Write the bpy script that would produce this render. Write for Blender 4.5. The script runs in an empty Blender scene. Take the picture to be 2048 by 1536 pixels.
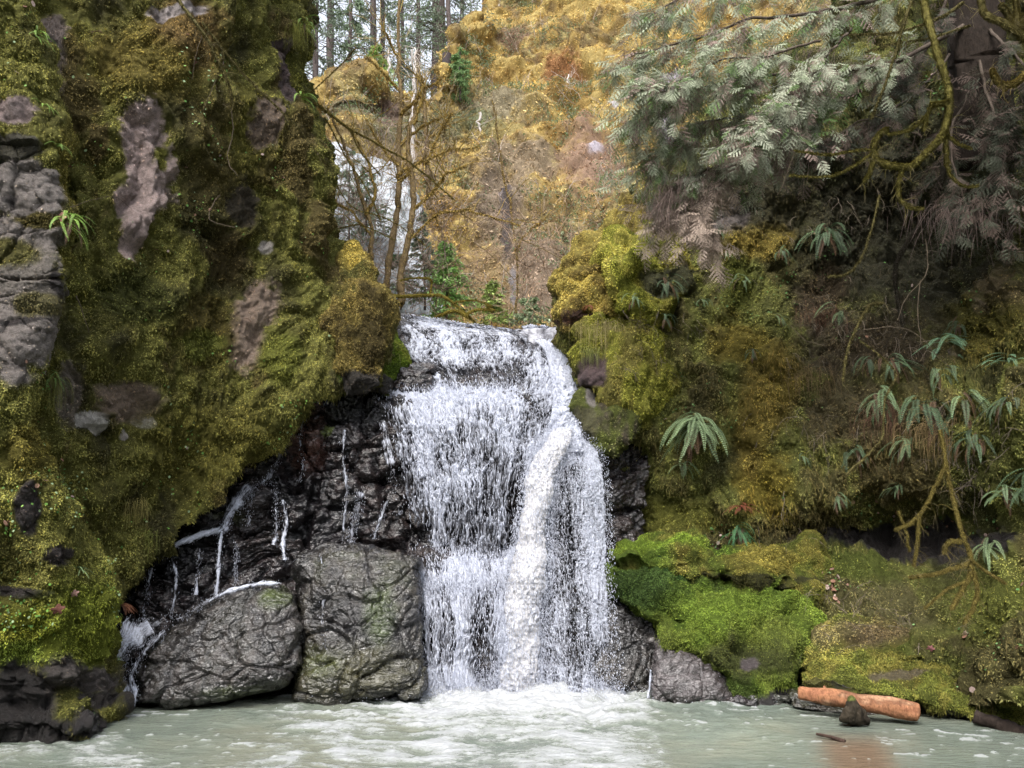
import bpy, math, random
import numpy as np
random.seed(7); RNG = np.random.default_rng(11)
SC = bpy.context.scene
COL = SC.collection
F32 = np.float32
# ------------------------------------------------------------------ camera
CAMZ, PITCH, FOC = 2.0, math.radians(10), 1600.0
cd = bpy.data.cameras.new('camera'); cam = bpy.data.objects.new('camera', cd); COL.objects.link(cam)
cam.location = (0, 0, CAMZ); cam.rotation_euler = (math.radians(100), 0, 0)
cd.sensor_width = 36; cd.lens = FOC / 2048 * 36; cd.clip_end = 3000; cd.clip_start = .05
SC.camera = cam
cp, sp = math.cos(PITCH), math.sin(PITCH)

def P(px, py, Y):
    """point at depth Y (metres north of the viewpoint) seen at photo pixel px, py"""
    px = np.asarray(px, float); py = np.asarray(py, float); Y = np.asarray(Y, float)
    x = (px - 1024) / FOC; u = (768 - py) / FOC
    dy = cp - u * sp; dz = sp + u * cp; t = Y / dy
    return np.stack([x * t, Y + 0 * px, CAMZ + dz * t], -1)

def pix(p):
    """photo pixel of world points (used only while laying out)"""
    x, y, z = p[..., 0], p[..., 1], p[..., 2] - CAMZ
    f = y * cp + z * sp; u = -y * sp + z * cp
    return 1024 + FOC * x / f, 768 - FOC * u / f

# ------------------------------------------------------------------ noise
_L = 64
_T = RNG.random((_L, _L, _L)).astype(F32)
_Tf = _T.ravel()
def vnoise(p, off=0.0):
    p = np.asarray(p, F32) + F32(off)
    i = np.floor(p).astype(np.int32); f = p - i
    f = f * f * f * (f * (f * 6 - 15) + 10)
    i0 = i & 63; i1 = (i + 1) & 63
    X0, Y0, Z0 = i0[..., 0] * 4096, i0[..., 1] * 64, i0[..., 2]
    X1, Y1, Z1 = i1[..., 0] * 4096, i1[..., 1] * 64, i1[..., 2]
    fx, fy, fz = f[..., 0], f[..., 1], f[..., 2]
    a = _Tf[X0 + Y0 + Z0]; b = _Tf[X1 + Y0 + Z0]; c = _Tf[X0 + Y1 + Z0]; d = _Tf[X1 + Y1 + Z0]
    e = _Tf[X0 + Y0 + Z1]; g = _Tf[X1 + Y0 + Z1]; h = _Tf[X0 + Y1 + Z1]; k = _Tf[X1 + Y1 + Z1]
    a = a + (b - a) * fx; c = c + (d - c) * fx; e = e + (g - e) * fx; h = h + (k - h) * fx
    a = a + (c - a) * fy; e = e + (h - e) * fy
    return (a + (e - a) * fz) * 2 - 1
def fbm(p, scale=1.0, oct=4, gain=.5, off=0.0, st=(1, 1, 1)):
    q = np.asarray(p, F32) * np.asarray(st, F32) * F32(scale)
    r = 0; a = 1.0; s = 0
    for k in range(oct):
        r = r + a * vnoise(q * F32(2.03 ** k), off + 7.3 * k); s += a; a *= gain
    return r / s
def ridge(p, scale, off=0, oct=3, st=(1, 1, 1)):
    q = np.asarray(p, F32) * np.asarray(st, F32) * F32(scale)
    r = 0; a = 1.0; s = 0
    for k in range(oct):
        r = r + a * (1 - 2 * np.abs(vnoise(q * F32(2.1 ** k), off + 5.1 * k))); s += a; a *= .5
    return r / s
def sstep(a, b, x):
    t = np.clip((x - a) / (b - a), 0, 1); return t * t * (3 - 2 * t)
def worley(p, scale, off=0):
    """(distance to nearest, second - nearest, cell id value) of jittered lattice"""
    q = np.asarray(p, F32).reshape(-1, 3) * F32(scale) + F32(off)
    i = np.floor(q).astype(np.int32)
    d1 = np.full(len(q), 9., F32); d2 = d1.copy(); cid = np.zeros(len(q), F32)
    for a in (-1, 0, 1):
        for b in (-1, 0, 1):
            for c in (-1, 0, 1):
                j = i + np.array([a, b, c], np.int32)
                k = j & 63; h = k[:, 0] * 4096 + k[:, 1] * 64 + k[:, 2]
                jx = _Tf[h]; jy = _Tf[(h * 7 + 13) & 262143]; jz = _Tf[(h * 31 + 77) & 262143]
                dd = np.sqrt((j[:, 0] + jx - q[:, 0]) ** 2 + (j[:, 1] + jy - q[:, 1]) ** 2 + (j[:, 2] + jz - q[:, 2]) ** 2)
                cl = dd < d1
                d2 = np.where(cl, d1, np.minimum(d2, dd)); cid = np.where(cl, _Tf[(h * 17 + 5) & 262143], cid); d1 = np.where(cl, dd, d1)
    sh = np.shape(p)[:-1]
    return d1.reshape(sh), (d2 - d1).reshape(sh), cid.reshape(sh)

# ------------------------------------------------------------------ mesh and object helpers
def mesh(name, v, f, col=None, smooth=False, attrs=None):
    """v (N,3); f (M,k) int array or list of such arrays"""
    me = bpy.data.meshes.new(name)
    fl = f if isinstance(f, list) else [f]
    fl = [np.asarray(a, np.int32) for a in fl if len(a)]
    v = np.asarray(v, F32)
    me.vertices.add(len(v)); me.vertices.foreach_set('co', v.ravel())
    tot = np.concatenate([np.full(len(a), a.shape[1], np.int32) for a in fl])
    idx = np.concatenate([a.ravel() for a in fl])
    me.loops.add(len(idx)); me.loops.foreach_set('vertex_index', idx)
    me.polygons.add(len(tot))
    me.polygons.foreach_set('loop_start', np.concatenate([[0], np.cumsum(tot)[:-1]]).astype(np.int32))
    if smooth: me.polygons.foreach_set('use_smooth', np.ones(len(tot), bool))
    else: me.polygons.foreach_set('use_smooth', np.zeros(len(tot), bool))
    me.update(calc_edges=True)
    if col is not None:
        a = me.attributes.new('col', 'FLOAT_COLOR', 'POINT')
        c = np.ones((len(v), 4), F32); c[:, :3] = col; a.data.foreach_set('color', c.ravel())
    for k, x in (attrs or {}).items():
        a = me.attributes.new(k, 'FLOAT', 'POINT'); a.data.foreach_set('value', np.asarray(x, F32).ravel())
    return me
def obj(name, me, mat=None, parent=None, label=None, cat=None, group=None, kind=None):
    o = bpy.data.objects.new(name, me); COL.objects.link(o)
    if me is not None and mat is not None and not me.materials: me.materials.append(mat)
    if parent is not None: o.parent = parent
    return tag(o, label, cat, group, kind)
def tag(o, label=None, cat=None, group=None, kind=None):
    if label: o['label'] = label
    if cat: o['category'] = cat
    if group: o['group'] = group
    if kind: o['kind'] = kind
    return o

def cr(a, n):
    """Catmull-Rom resample along axis 0 to n samples"""
    a = np.asarray(a, float); m = len(a)
    t = np.linspace(0, m - 1, n); i = np.minimum(t.astype(int), m - 2); u = (t - i).reshape((-1,) + (1,) * (a.ndim - 1))
    p0 = a[np.maximum(i - 1, 0)]; p1 = a[i]; p2 = a[i + 1]; p3 = a[np.minimum(i + 2, m - 1)]
    return .5 * ((2 * p1) + (-p0 + p2) * u + (2 * p0 - 5 * p1 + 4 * p2 - p3) * u * u + (-p0 + 3 * p1 - 3 * p2 + p3) * u ** 3)
def sheet(ctrl, nu, nv):
    """ctrl (rows, cols, 3) world -> (nv, nu, 3)"""
    a = cr(ctrl, nv); a = cr(a.transpose(1, 0, 2), nu).transpose(1, 0, 2)
    return a
def normals(G, flip=True):
    du = np.gradient(G, axis=1); dv = np.gradient(G, axis=0)
    n = np.cross(du, dv); n /= np.linalg.norm(n, axis=-1, keepdims=True) + 1e-9
    if flip:
        c = np.array([0, 0, CAMZ]) - G
        if np.sum(np.einsum('ijk,ijk->ij', n, c) > 0) < n.shape[0] * n.shape[1] / 2: n = -n
    return n
def gridfaces(nv, nu, keep=None, wrap=False):
    i = np.arange(nv * nu).reshape(nv, nu)
    if wrap: i = np.concatenate([i, i[:, :1]], 1)
    f = np.stack([i[:-1, :-1], i[:-1, 1:], i[1:, 1:], i[1:, :-1]], -1).reshape(-1, 4)
    if keep is not None: f = f[keep.ravel()]
    return f
def compact(v, f, *extra):
    u = np.unique(f); m = np.full(len(v), -1, np.int64); m[u] = np.arange(len(u))
    return (v[u], m[f]) + tuple(e[u] for e in extra)

def blobgrid(outline, Y, bulge, back, nu=200, nv=90, cx=None, cy=None, sq=.5, tilt=0.0):
    """closed rock from an outline at depth Y: front bulges to the viewer, rear goes back. Y may be a function of (px,py)"""
    o = np.array(outline, float); o = np.concatenate([o, o[:1]]); 
    seg = np.linalg.norm(np.diff(o, axis=0), axis=1); s = np.concatenate([[0], np.cumsum(seg)])
    t = np.linspace(0, s[-1], nu, endpoint=False)
    ox = np.interp(t, s, o[:, 0]); oy = np.interp(t, s, o[:, 1])
    for _ in range(2):
        ox = (np.roll(ox, 1) + ox * 2 + np.roll(ox, -1)) / 4; oy = (np.roll(oy, 1) + oy * 2 + np.roll(oy, -1)) / 4
    if cx is None: cx, cy = ox.mean(), oy.mean()
    th = np.linspace(0.02, math.pi - .02, nv)
    r = np.sin(th)[:, None] ** .8
    c = np.cos(th)[:, None]
    dep = np.where(c > 0, -bulge * np.abs(c) ** (sq * 2), back * np.abs(c))
    px = cx + (ox[None] - cx) * r; py = cy + (oy[None] - cy) * r
    Yv = Y(px, py) if callable(Y) else Y
    return P(px, py, Yv + dep), px, py
def wrapnormals(G):
    A = np.concatenate([G[:, -1:], G, G[:, :1]], 1)
    du = np.gradient(A, axis=1)[:, 1:-1]; dv = np.gradient(G, axis=0)
    n = np.cross(du, dv); n /= np.linalg.norm(n, axis=-1, keepdims=True) + 1e-9
    c = G.mean((0, 1))
    if np.sum((n * (G - c)).sum(-1)) < 0: n = -n
    return n

def tube(pts, rad, sides=6, closed_end=True):
    pts = np.asarray(pts, float); n = len(pts); rad = np.broadcast_to(np.asarray(rad, float), (n,))
    d = np.gradient(pts, axis=0); d /= np.linalg.norm(d, axis=1, keepdims=True) + 1e-9
    up = np.tile(np.array([0.31, 0.17, .93]), (n, 1)); up[np.abs((d * up).sum(1)) > .9] = (1, 0, 0)
    a = np.cross(d, up); a /= np.linalg.norm(a, axis=1, keepdims=True) + 1e-9; b = np.cross(d, a)
    t = np.arange(sides) * 2 * math.pi / sides
    v = pts[:, None] + rad[:, None, None] * (a[:, None] * np.cos(t)[None, :, None] + b[:, None] * np.sin(t)[None, :, None])
    f = gridfaces(n, sides, wrap=True)
    v = v.reshape(-1, 3)
    return v, f
class MB:
    """collects pieces for ONE mesh"""
    def __init__(s): s.v = []; s.f = {}; s.c = []; s.n = 0
    def add(s, v, f, c=(.5, .5, .5)):
        v = np.asarray(v, F32); f = np.asarray(f)
        s.v.append(v); s.f.setdefault(f.shape[1], []).append(f + s.n); s.n += len(v)
        cc = np.empty((len(v), 3), F32); cc[:] = c; s.c.append(cc)
    def tube(s, pts, rad, c, sides=6): s.add(*tube(pts, rad, sides), c)
    def me(s, name, smooth=True):
        return mesh(name, np.concatenate(s.v), [np.concatenate(x) for x in s.f.values()], np.concatenate(s.c), smooth)
    def build(s, name, mat, parent=None, smooth=True, **k): return obj(name, s.me(name, smooth), mat, parent, **k)

def nrmz(a): return a / (np.linalg.norm(a, axis=-1, keepdims=True) + 1e-9)
def leafcloud(pos, d, n, L, W, col, curl=.25, quad=True):
    """leaf-sized rhombs at pos pointing along d with face normal about n"""
    N = len(pos); d = nrmz(d); s = nrmz(np.cross(d, n)); n2 = np.cross(s, d)
    L = np.broadcast_to(L, (N,))[:, None]; W = np.broadcast_to(W, (N,))[:, None]
    a = pos; b = pos + d * L * .45 + s * W * .5 + n2 * L * curl * .3; c = pos + d * L - n2 * L * curl * .2; e = pos + d * L * .45 - s * W * .5 + n2 * L * curl * .3
    if quad:
        v = np.stack([a, b, c, e], 1).reshape(-1, 3); f = np.arange(4 * N).reshape(N, 4); k = 4
    else:
        v = np.stack([pos + s * W * .5, c, pos - s * W * .5], 1).reshape(-1, 3); f = np.arange(3 * N).reshape(N, 3); k = 3
    return v, f, np.repeat(np.broadcast_to(col, (N, 3)), k, 0)
def instances(tv, tf, tc, pos, X, Y_, Z, scale, tint):
    """many copies of a template (tv: local verts) merged: axes X,Y_,Z (N,3)"""
    N, K = len(pos), len(tv)
    M = np.stack([X, Y_, Z], 1) * np.broadcast_to(scale, (N,))[:, None, None]
    v = np.einsum('kj,njc->nkc', tv, M) + pos[:, None]
    f = tf[None] + (np.arange(N) * K)[:, None, None]
    c = tc[None] * tint[:, None]
    return v.reshape(-1, 3), f.reshape(-1, tf.shape[1]), c.reshape(-1, 3)

# ------------------------------------------------------------------ materials
def mat(name, build):
    m = bpy.data.materials.new(name); m.use_nodes = True; nt = m.node_tree; nt.nodes.clear()
    out = nt.nodes.new('ShaderNodeOutputMaterial'); b = nt.nodes.new('ShaderNodeBsdfPrincipled')
    nt.links.new(b.outputs[0], out.inputs[0]); build(nt, b, out); return m
def nd(nt, t, **k):
    n = nt.nodes.new(t)
    for a, v in k.items():
        if a in n.inputs.keys() if hasattr(n.inputs, 'keys') else False: n.inputs[a].default_value = v
        else: setattr(n, a, v)
    return n
def coord(nt, scale=(1, 1, 1)):
    g = nt.nodes.new('ShaderNodeNewGeometry'); m = nt.nodes.new('ShaderNodeMapping'); m.inputs['Scale'].default_value = scale
    nt.links.new(g.outputs['Position'], m.inputs['Vector']); return m.outputs[0]
def noisetex(nt, scale, detail=4, rough=.6, vec=None, dist=0):
    n = nt.nodes.new('ShaderNodeTexNoise'); n.inputs['Scale'].default_value = scale; n.inputs['Detail'].default_value = detail
    n.inputs['Roughness'].default_value = rough; n.inputs['Distortion'].default_value = dist
    nt.links.new(vec if vec is not None else coord(nt), n.inputs['Vector']); return n.outputs['Fac']
def ramp(nt, fac, stops):
    r = nt.nodes.new('ShaderNodeValToRGB'); e = r.color_ramp.elements
    while len(e) < len(stops): e.new(.5)
    for x, (p, c) in zip(e, stops):
        x.position = p; x.color = (c, c, c, 1) if not hasattr(c, '__len__') else tuple(c) + (1,)
    nt.links.new(fac, r.inputs[0]); return r.outputs[0]
def attr(nt, name):
    a = nt.nodes.new('ShaderNodeAttribute'); a.attribute_name = name; return a
def mulc(nt, a, b, fac=1.0, mode='MULTIPLY'):
    m = nt.nodes.new('ShaderNodeMix'); m.data_type = 'RGBA'; m.blend_type = mode
    if isinstance(fac, (int, float)): m.inputs[0].default_value = fac
    else: nt.links.new(fac, m.inputs[0])
    for s, x in ((6, a), (7, b)):
        if isinstance(x, tuple): m.inputs[s].default_value = x + (1,)
        else: nt.links.new(x, m.inputs[s])
    return m.outputs[2]
def bump(nt, b, h, dist=.02, strength=1.0):
    n = nt.nodes.new('ShaderNodeBump'); n.inputs['Distance'].default_value = dist; n.inputs['Strength'].default_value = strength
    nt.links.new(h, n.inputs['Height']); nt.links.new(n.outputs[0], b.inputs['Normal'])

def m_foliage(name, rough=.65, trans=.25, spec=.3, nscale=60, lo=.7, hi=1.25):
    def bld(nt, b, out):
        c = attr(nt, 'col').outputs['Color']
        c = mulc(nt, c, ramp(nt, noisetex(nt, nscale, 3), [(.3, lo), (.7, hi)]))
        nt.links.new(c, b.inputs['Base Color']); b.inputs['Roughness'].default_value = rough; b.inputs['Specular IOR Level'].default_value = spec
        if trans:
            t = nt.nodes.new('ShaderNodeBsdfTranslucent'); nt.links.new(c, t.inputs[0])
            mx = nt.nodes.new('ShaderNodeMixShader'); mx.inputs[0].default_value = trans
            nt.links.new(b.outputs[0], mx.inputs[1]); nt.links.new(t.outputs[0], mx.inputs[2]); nt.links.new(mx.outputs[0], out.inputs[0])
    return mat(name, bld)
M_LEAF = m_foliage('foliage', .65, .25, .14)
M_FERN = m_foliage('fern_frond', .5, .2, .28)
M_MOSSL = m_foliage('moss_tufts', .8, .15, .15, 40)
def _ground(nt, b, out):
    c = attr(nt, 'col').outputs['Color']
    n1 = noisetex(nt, 22, 6, .7)
    c = mulc(nt, c, ramp(nt, n1, [(.3, .55), (.72, 1.35)]))
    n2 = noisetex(nt, 90, 3, .7)
    c = mulc(nt, c, ramp(nt, n2, [(.3, .7), (.7, 1.25)]))
    nt.links.new(c, b.inputs['Base Color'])
    w = attr(nt, 'wet').outputs['Fac']
    mr = nt.nodes.new('ShaderNodeMapRange'); mr.inputs['To Min'].default_value = .85; mr.inputs['To Max'].default_value = .28
    nt.links.new(w, mr.inputs['Value']); nt.links.new(mr.outputs[0], b.inputs['Roughness'])
    mr2 = nt.nodes.new('ShaderNodeMapRange'); mr2.inputs['To Min'].default_value = .08; mr2.inputs['To Max'].default_value = .5
    nt.links.new(w, mr2.inputs['Value']); nt.links.new(mr2.outputs[0], b.inputs['Specular IOR Level'])
    a = nt.nodes.new('ShaderNodeMath'); a.operation = 'ADD'; nt.links.new(n1, a.inputs[0]); nt.links.new(n2, a.inputs[1])
    bump(nt, b, a.outputs[0], .05, .9)
M_CLIFF = mat('mossy_rock', _ground)
def _wet(nt, b, out):
    c = attr(nt, 'col').outputs['Color']
    v = coord(nt, (1, 1, 1.9))
    n1 = noisetex(nt, 5, 5, .6, v, .4); n2 = noisetex(nt, 11, 4, .55, v, .5)
    c = mulc(nt, c, ramp(nt, n1, [(.35, .5), (.65, 1.5)]))
    nt.links.new(c, b.inputs['Base Color'])
    rr = ramp(nt, n2, [(.35, .12), (.7, .3)]); nt.links.new(rr, b.inputs['Roughness'])
    b.inputs['Specular IOR Level'].default_value = .4; b.inputs['Coat Weight'].default_value = .62; b.inputs['Coat Roughness'].default_value = .07; b.inputs['Coat IOR'].default_value = 1.6
    a = nt.nodes.new('ShaderNodeMath'); a.operation = 'MULTIPLY_ADD'; a.inputs[1].default_value = .42
    nt.links.new(n2, a.inputs[0]); nt.links.new(n1, a.inputs[2])
    bump(nt, b, a.outputs[0], .085, 1)
    nb = [x for x in nt.nodes if x.type == 'BUMP'][0]; nt.links.new(nb.outputs[0], b.inputs['Coat Normal'])
M_WET = mat('wet_rock', _wet)
def _foam(nt, b, out):
    c = attr(nt, 'col').outputs['Color']
    c = mulc(nt, c, ramp(nt, noisetex(nt, 45, 4, .7), [(.3, .72), (.6, 1.05)]))
    nt.links.new(c, b.inputs['Base Color']); b.inputs['Roughness'].default_value = .3
    b.inputs['Specular IOR Level'].default_value = .5
    bump(nt, b, noisetex(nt, 70, 3), .01, .8)
    t = nt.nodes.new('ShaderNodeBsdfTranslucent'); nt.links.new(c, t.inputs[0])
    mx = nt.nodes.new('ShaderNodeMixShader'); mx.inputs[0].default_value = .3
    nt.links.new(b.outputs[0], mx.inputs[1]); nt.links.new(t.outputs[0], mx.inputs[2]); nt.links.new(mx.outputs[0], out.inputs[0])
M_FOAM = mat('white_water', _foam)
def _bark(nt, b, out):
    c = attr(nt, 'col').outputs['Color']; v = coord(nt, (1, 1, .35)); n = noisetex(nt, 35, 5, .7, v)
    c = mulc(nt, c, ramp(nt, n, [(.3, .5), (.7, 1.4)])); nt.links.new(c, b.inputs['Base Color']); b.inputs['Roughness'].default_value = .85; b.inputs['Specular IOR Level'].default_value = .12
    bump(nt, b, n, .02, .9)
M_BARK = mat('bark', _bark)
# ------------------------------------------------------------------ rock and moss surfaces
def overlay(px, py, W, base, moss, items):
    """items: (cx, cy, rx, ry, rgb, moss 0..1, softness); edges broken up by noise W in world space"""
    nz = fbm(W, 2.4, 6, .7, 3.1)
    for it in items:
        cx, cy, rx, ry, c, mo = it[:6]; s = it[6] if len(it) > 6 else .18; ang = math.radians(it[7]) if len(it) > 7 else 0
        dx, dy = px - cx, py - cy
        a = (dx * math.cos(ang) + dy * math.sin(ang)) / rx; b = (-dx * math.sin(ang) + dy * math.cos(ang)) / ry
        r = np.sqrt(a * a + b * b) + nz * .75
        m = sstep(1 + s, 1 - s, r)[..., None]
        base[:] = base * (1 - m) + np.array(c) * m; moss[:] = moss * (1 - m[..., 0]) + mo * m[..., 0]
def palette(W, cols, scale=1.1, off=0, st=(1, 1, .6)):
    """blend a list of rgb by two noises"""
    n = fbm(W, scale, 5, .6, off, st); n2 = fbm(W, scale * 3.1, 3, .6, off + 9, st)
    t = np.clip((n * 1.5 + n2 * .6) * .9 + .5, 0, .999) * (len(cols) - 1); i = t.astype(int); u = (t - i)[..., None]
    c = np.array(cols); return c[i] * (1 - u) + c[i + 1] * u
ROCKC = np.array([.13, .11, .1])
MOSSCOLS = [(.07, .066, .026), (.12, .115, .034), (.20, .195, .052), (.15, .15, .04), (.115, .092, .034)]
SOIL = .32      # darkens the base under tufts: old moss and soil, plus painted shade
STRATA = []     # sampled surfaces for later scattering: dict

def cliffdisp(W, amp=1.0, vert=.55, seed=0):
    st = (1, 1, vert)
    q = W + .35 * fbm(W, 1.1, 2, off=seed + 40)[..., None]
    d = .30 * fbm(W, .55, 3, off=seed)
    w1 = 1 - worley(q * np.array([1, 1, .62]), 2.1, seed)[0]; w2 = 1 - worley(q * np.array([1, 1, .7]), 5.3, seed + 3)[0]
    d += .34 * (w1 - .5) + .19 * (w2 - .5)
    d += .17 * ridge(W, 1.9, seed + 13, 3, (1, 1, .22)) * sstep(-.2, .4, fbm(W, .8, 2, off=seed + 6))
    d += .05 * (1 - worley(q, 13, seed + 5)[0] - .5) + .03 * fbm(W, 17, 3, .7, seed + 2)
    return d * amp
def ell(px, py, cx, cy, rx, ry, ang=0):
    a = math.radians(ang); dx, dy = px - cx, py - cy; u = (dx * math.cos(a) + dy * math.sin(a)) / rx; v = (-dx * math.sin(a) + dy * math.cos(a)) / ry
    return np.exp(-(u * u + v * v) ** 2)
def rockdisp(W, amp=1.0, seed=0, sc=1.0):
    """angular faceted rock: cells as tilted planes with cracks between"""
    q = W + .25 * fbm(W, 1.3, 3, off=seed)[..., None]
    d1, e1, c1 = worley(q * np.array([1, 1, 1.5]), 1.5 * sc, seed); d2, e2, c2 = worley(q * np.array([1, 1, 1.4]), 4.2 * sc, seed + 9)
    d = .26 * (c1 - .5) + .12 * (c2 - .5) + .06 * np.clip(e1 / .16, 0, 1) + .02 * np.clip(e2 / .14, 0, 1) - .05 - .10 * np.exp(-e1 / .06) - .045 * np.exp(-e2 / .07)
    d += .08 * fbm(W, 3.0, 5, .62, seed + 1, (1, 1, 1.8)) + .012 * ridge(W, 9, seed + 4, 3, (1, 1, 2))
    R = W[..., [0, 2, 1]] * 1.0; R = np.stack([W[..., 0] * .85 + W[..., 2] * .5, W[..., 1], -W[..., 0] * .5 + W[..., 2] * .85], -1)
    d += .10 * (.55 - worley(R * np.array([1, 1, 2.0]) + .1 * fbm(W, 4, 2)[..., None], 3.1 * sc, seed + 3)[0]) + .05 * (.5 - worley(R * np.array([1, 1, 1.8]) + .05 * fbm(W, 9, 2)[..., None], 7.5 * sc, seed + 6)[0]) + .012 * (.5 - worley(R * np.array([1, 1, 1.6]), 17 * sc, seed + 8)[0])
    return d * amp

def surface(name, ctrl, nu, nv, disp, color, material=None, items=(), smooth=True, **tags):
    G = sheet(np.array(ctrl, float), nu, nv); px, py = pix(G); N = normals(G)
    D = disp(G, px, py); G2 = G + N * D[..., None]; N2 = normals(G2, False)
    if np.sum(N2 * N) < 0: N2 = -N2
    base = color(G2, px, py); moss = np.ones(px.shape); overlay(px, py, G2, base, moss, items)
    # base evenly darkened where moss grows, painting soil and shade between tufts
    wet = (1 - moss) * .6
    sc = base * (1 - SOIL * moss[..., None]) if (material or M_CLIFF) is M_CLIFF else base
    me = mesh(name, G2.reshape(-1, 3), gridfaces(nv, nu), sc.reshape(-1, 3), smooth, {'wet': wet})
    o = obj(name, me, material or M_CLIFF, **tags)
    S = dict(G=G2, N=N2, c=base, m=moss, px=px, py=py, o=o, D=D, wrap=False); STRATA.append(S); return S
def rock(name, outline, Y, bulge, back, disp, color, material=None, items=(), nu=260, nv=130, sq=.5, smooth=True, cx=None, cy=None, **tags):
    G, px, py = blobgrid(outline, Y, bulge, back, nu, nv, cx, cy, sq); N = wrapnormals(G)
    D = disp(G, px, py); G2 = G + N * D[..., None]; N2 = wrapnormals(G2)
    base = color(G2, px, py); moss = np.ones(px.shape); overlay(px, py, G2, base, moss, items)
    me = mesh(name, G2.reshape(-1, 3), [gridfaces(nv, nu, wrap=True), np.arange(nu)[None, ::-1], (np.arange(nu) + nu * (nv - 1))[None]], (base * (1 - SOIL * moss[..., None]) if (material or M_CLIFF) is M_CLIFF else base).reshape(-1, 3), smooth, {'wet': (1 - moss) * .6})
    o = obj(name, me, material or M_CLIFF, **tags)
    S = dict(G=G2, N=N2, c=base, m=moss, px=px, py=py, o=o, D=D, wrap=True, front=nv // 2 + 12); STRATA.append(S); return S
def ylerp(*kn):
    """depth as a function of the photo row: knots (py, Y)"""
    a = np.array(kn, float); return lambda px, py: np.interp(py, a[:, 0], a[:, 1])
def sample(S, n, wfun=None):
    """n random points on a surface, weighted by cell area x moss x wfun -> pos, nrm, col, px, py"""
    G = S['G']; e1 = G[:-1, 1:] - G[:-1, :-1]; e2 = G[1:, :-1] - G[:-1, :-1]
    A = np.linalg.norm(np.cross(e1, e2), axis=-1); view = np.array([0, 0, CAMZ]) - G[:-1, :-1]
    fac = (S['N'][:-1, :-1] * nrmz(view)).sum(-1)
    wt = A * S['m'][:-1, :-1] * (fac > -.25)
    if wfun is not None: wt = wt * wfun(S)[:-1, :-1]
    if S.get('front'): wt[S['front']:] = 0
    wt *= (S['px'][:-1, :-1] > -140) & (S['px'][:-1, :-1] < 2190) & (S['py'][:-1, :-1] > -140) & (S['py'][:-1, :-1] < 1600)
    c = np.cumsum(wt.ravel()); k = np.searchsorted(c, RNG.random(n) * c[-1]); k = np.minimum(k, wt.size - 1)
    r, q = np.divmod(k, wt.shape[1]); u, v = RNG.random(n)[:, None], RNG.random(n)[:, None]
    pos = G[r, q] + e1[r, q] * u + e2[r, q] * v
    return pos, S['N'][r, q], S['c'][r, q], S['px'][r, q], S['py'][r, q]
def mosscover(S, n, size=(.018, .045), name='moss', bright=(.7, 2.0), label='', droop=.8, wfun=None, width=.55, up=0.0, cat='moss', clump=True, tintc=None):
    def wf(S_):
        a = sstep(-.35, .25, fbm(S_['G'], 4.5, 3, .6, 21)) * 1.0 + .1 if clump else np.ones(S_['px'].shape)
        return a * (wfun(S_) if wfun else 1)
    pos, nr, c, px, py = sample(S, n, wf)
    d = nr * .6 + RNG.normal(0, .55, (n, 3)) + np.array([0, 0, -droop + up])
    L = RNG.uniform(size[0], size[1], n) * (.7 + .9 * RNG.random(n) ** 3)
    nn = nr + RNG.normal(0, .35, (n, 3)) + np.array([0, 0, .5])
    br = RNG.uniform(bright[0], bright[1], (n, 1)) * (1 + .5 * sstep(.0, .5, fbm(pos, 1.3, 3, off=50)))[:, None]
    cc = c * br
    yel = (RNG.random(n) < .3)[:, None]; cc = np.where(yel, cc * np.array([1.15, 1.06, .9]), cc)
    if tintc is not None: cc = cc * np.array(tintc)
    v, f, col = leafcloud(pos + nr * .004, d, nn, L, L * width, cc, .35, quad=False)
    return obj(name, mesh(name, v, f, col), M_MOSSL, label=label, cat=cat, kind='stuff')

# ---- big cliff on the left bank
def yb(x): return np.interp(x, [-150, 130, 205, 300, 430, 520, 590, 700, 790, 830], [1300, 1250, 1222, 1130, 1002, 880, 796, 788, 765, 740])
SILT = [(-220, 590), (0, 585), (70, 606), (190, 606), (215, 640), (280, 652), (400, 655), (480, 662), (560, 700), (620, 740), (700, 765), (765, 772)]
def sil(y): return np.interp(y, [a for a, b in SILT], [b for a, b in SILT])
rows = []
for t in (0, .14, .28, .42, .56, .7, .83, .93, 1.0, 1.03):
    r = []
    for x, Y in ((-260, 7.6), (-60, 8.5), (90, 9.1), (200, 9.5), (320, 9.9), (440, 10.4), (540, 10.9)):
        b = float(yb(x)); y = -230 + (b + 230) * min(t, 1)
        Yt = Y + (.9 if t > 1 else 0) + .25 * math.sin(t * 5 + x * .01) - (.25 * (1 - t))
        r.append(P(x, y - (30 if t > 1 else 0), Yt))
    b = 775.; y = -230 + (b + 230) * min(t, 1); s = float(sil(y))
    for fx, Y in ((.5, 11.2), (.88, 11.45), (1.0, 11.9)):
        r.append(P(540 + (s - 540) * fx, y - (30 if t > 1 else 0), Y + (.9 if t > 1 else 0)))
    r.append(P(s - 4, y - 10, 13.4)); r.append(P(s - 60, y - 25, 16.5)); r.append(P(s - 260, y - 40, 20))
    rows.append(r)
PINK = (.35, .27, .25); TAN = (.25, .185, .14)
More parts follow.
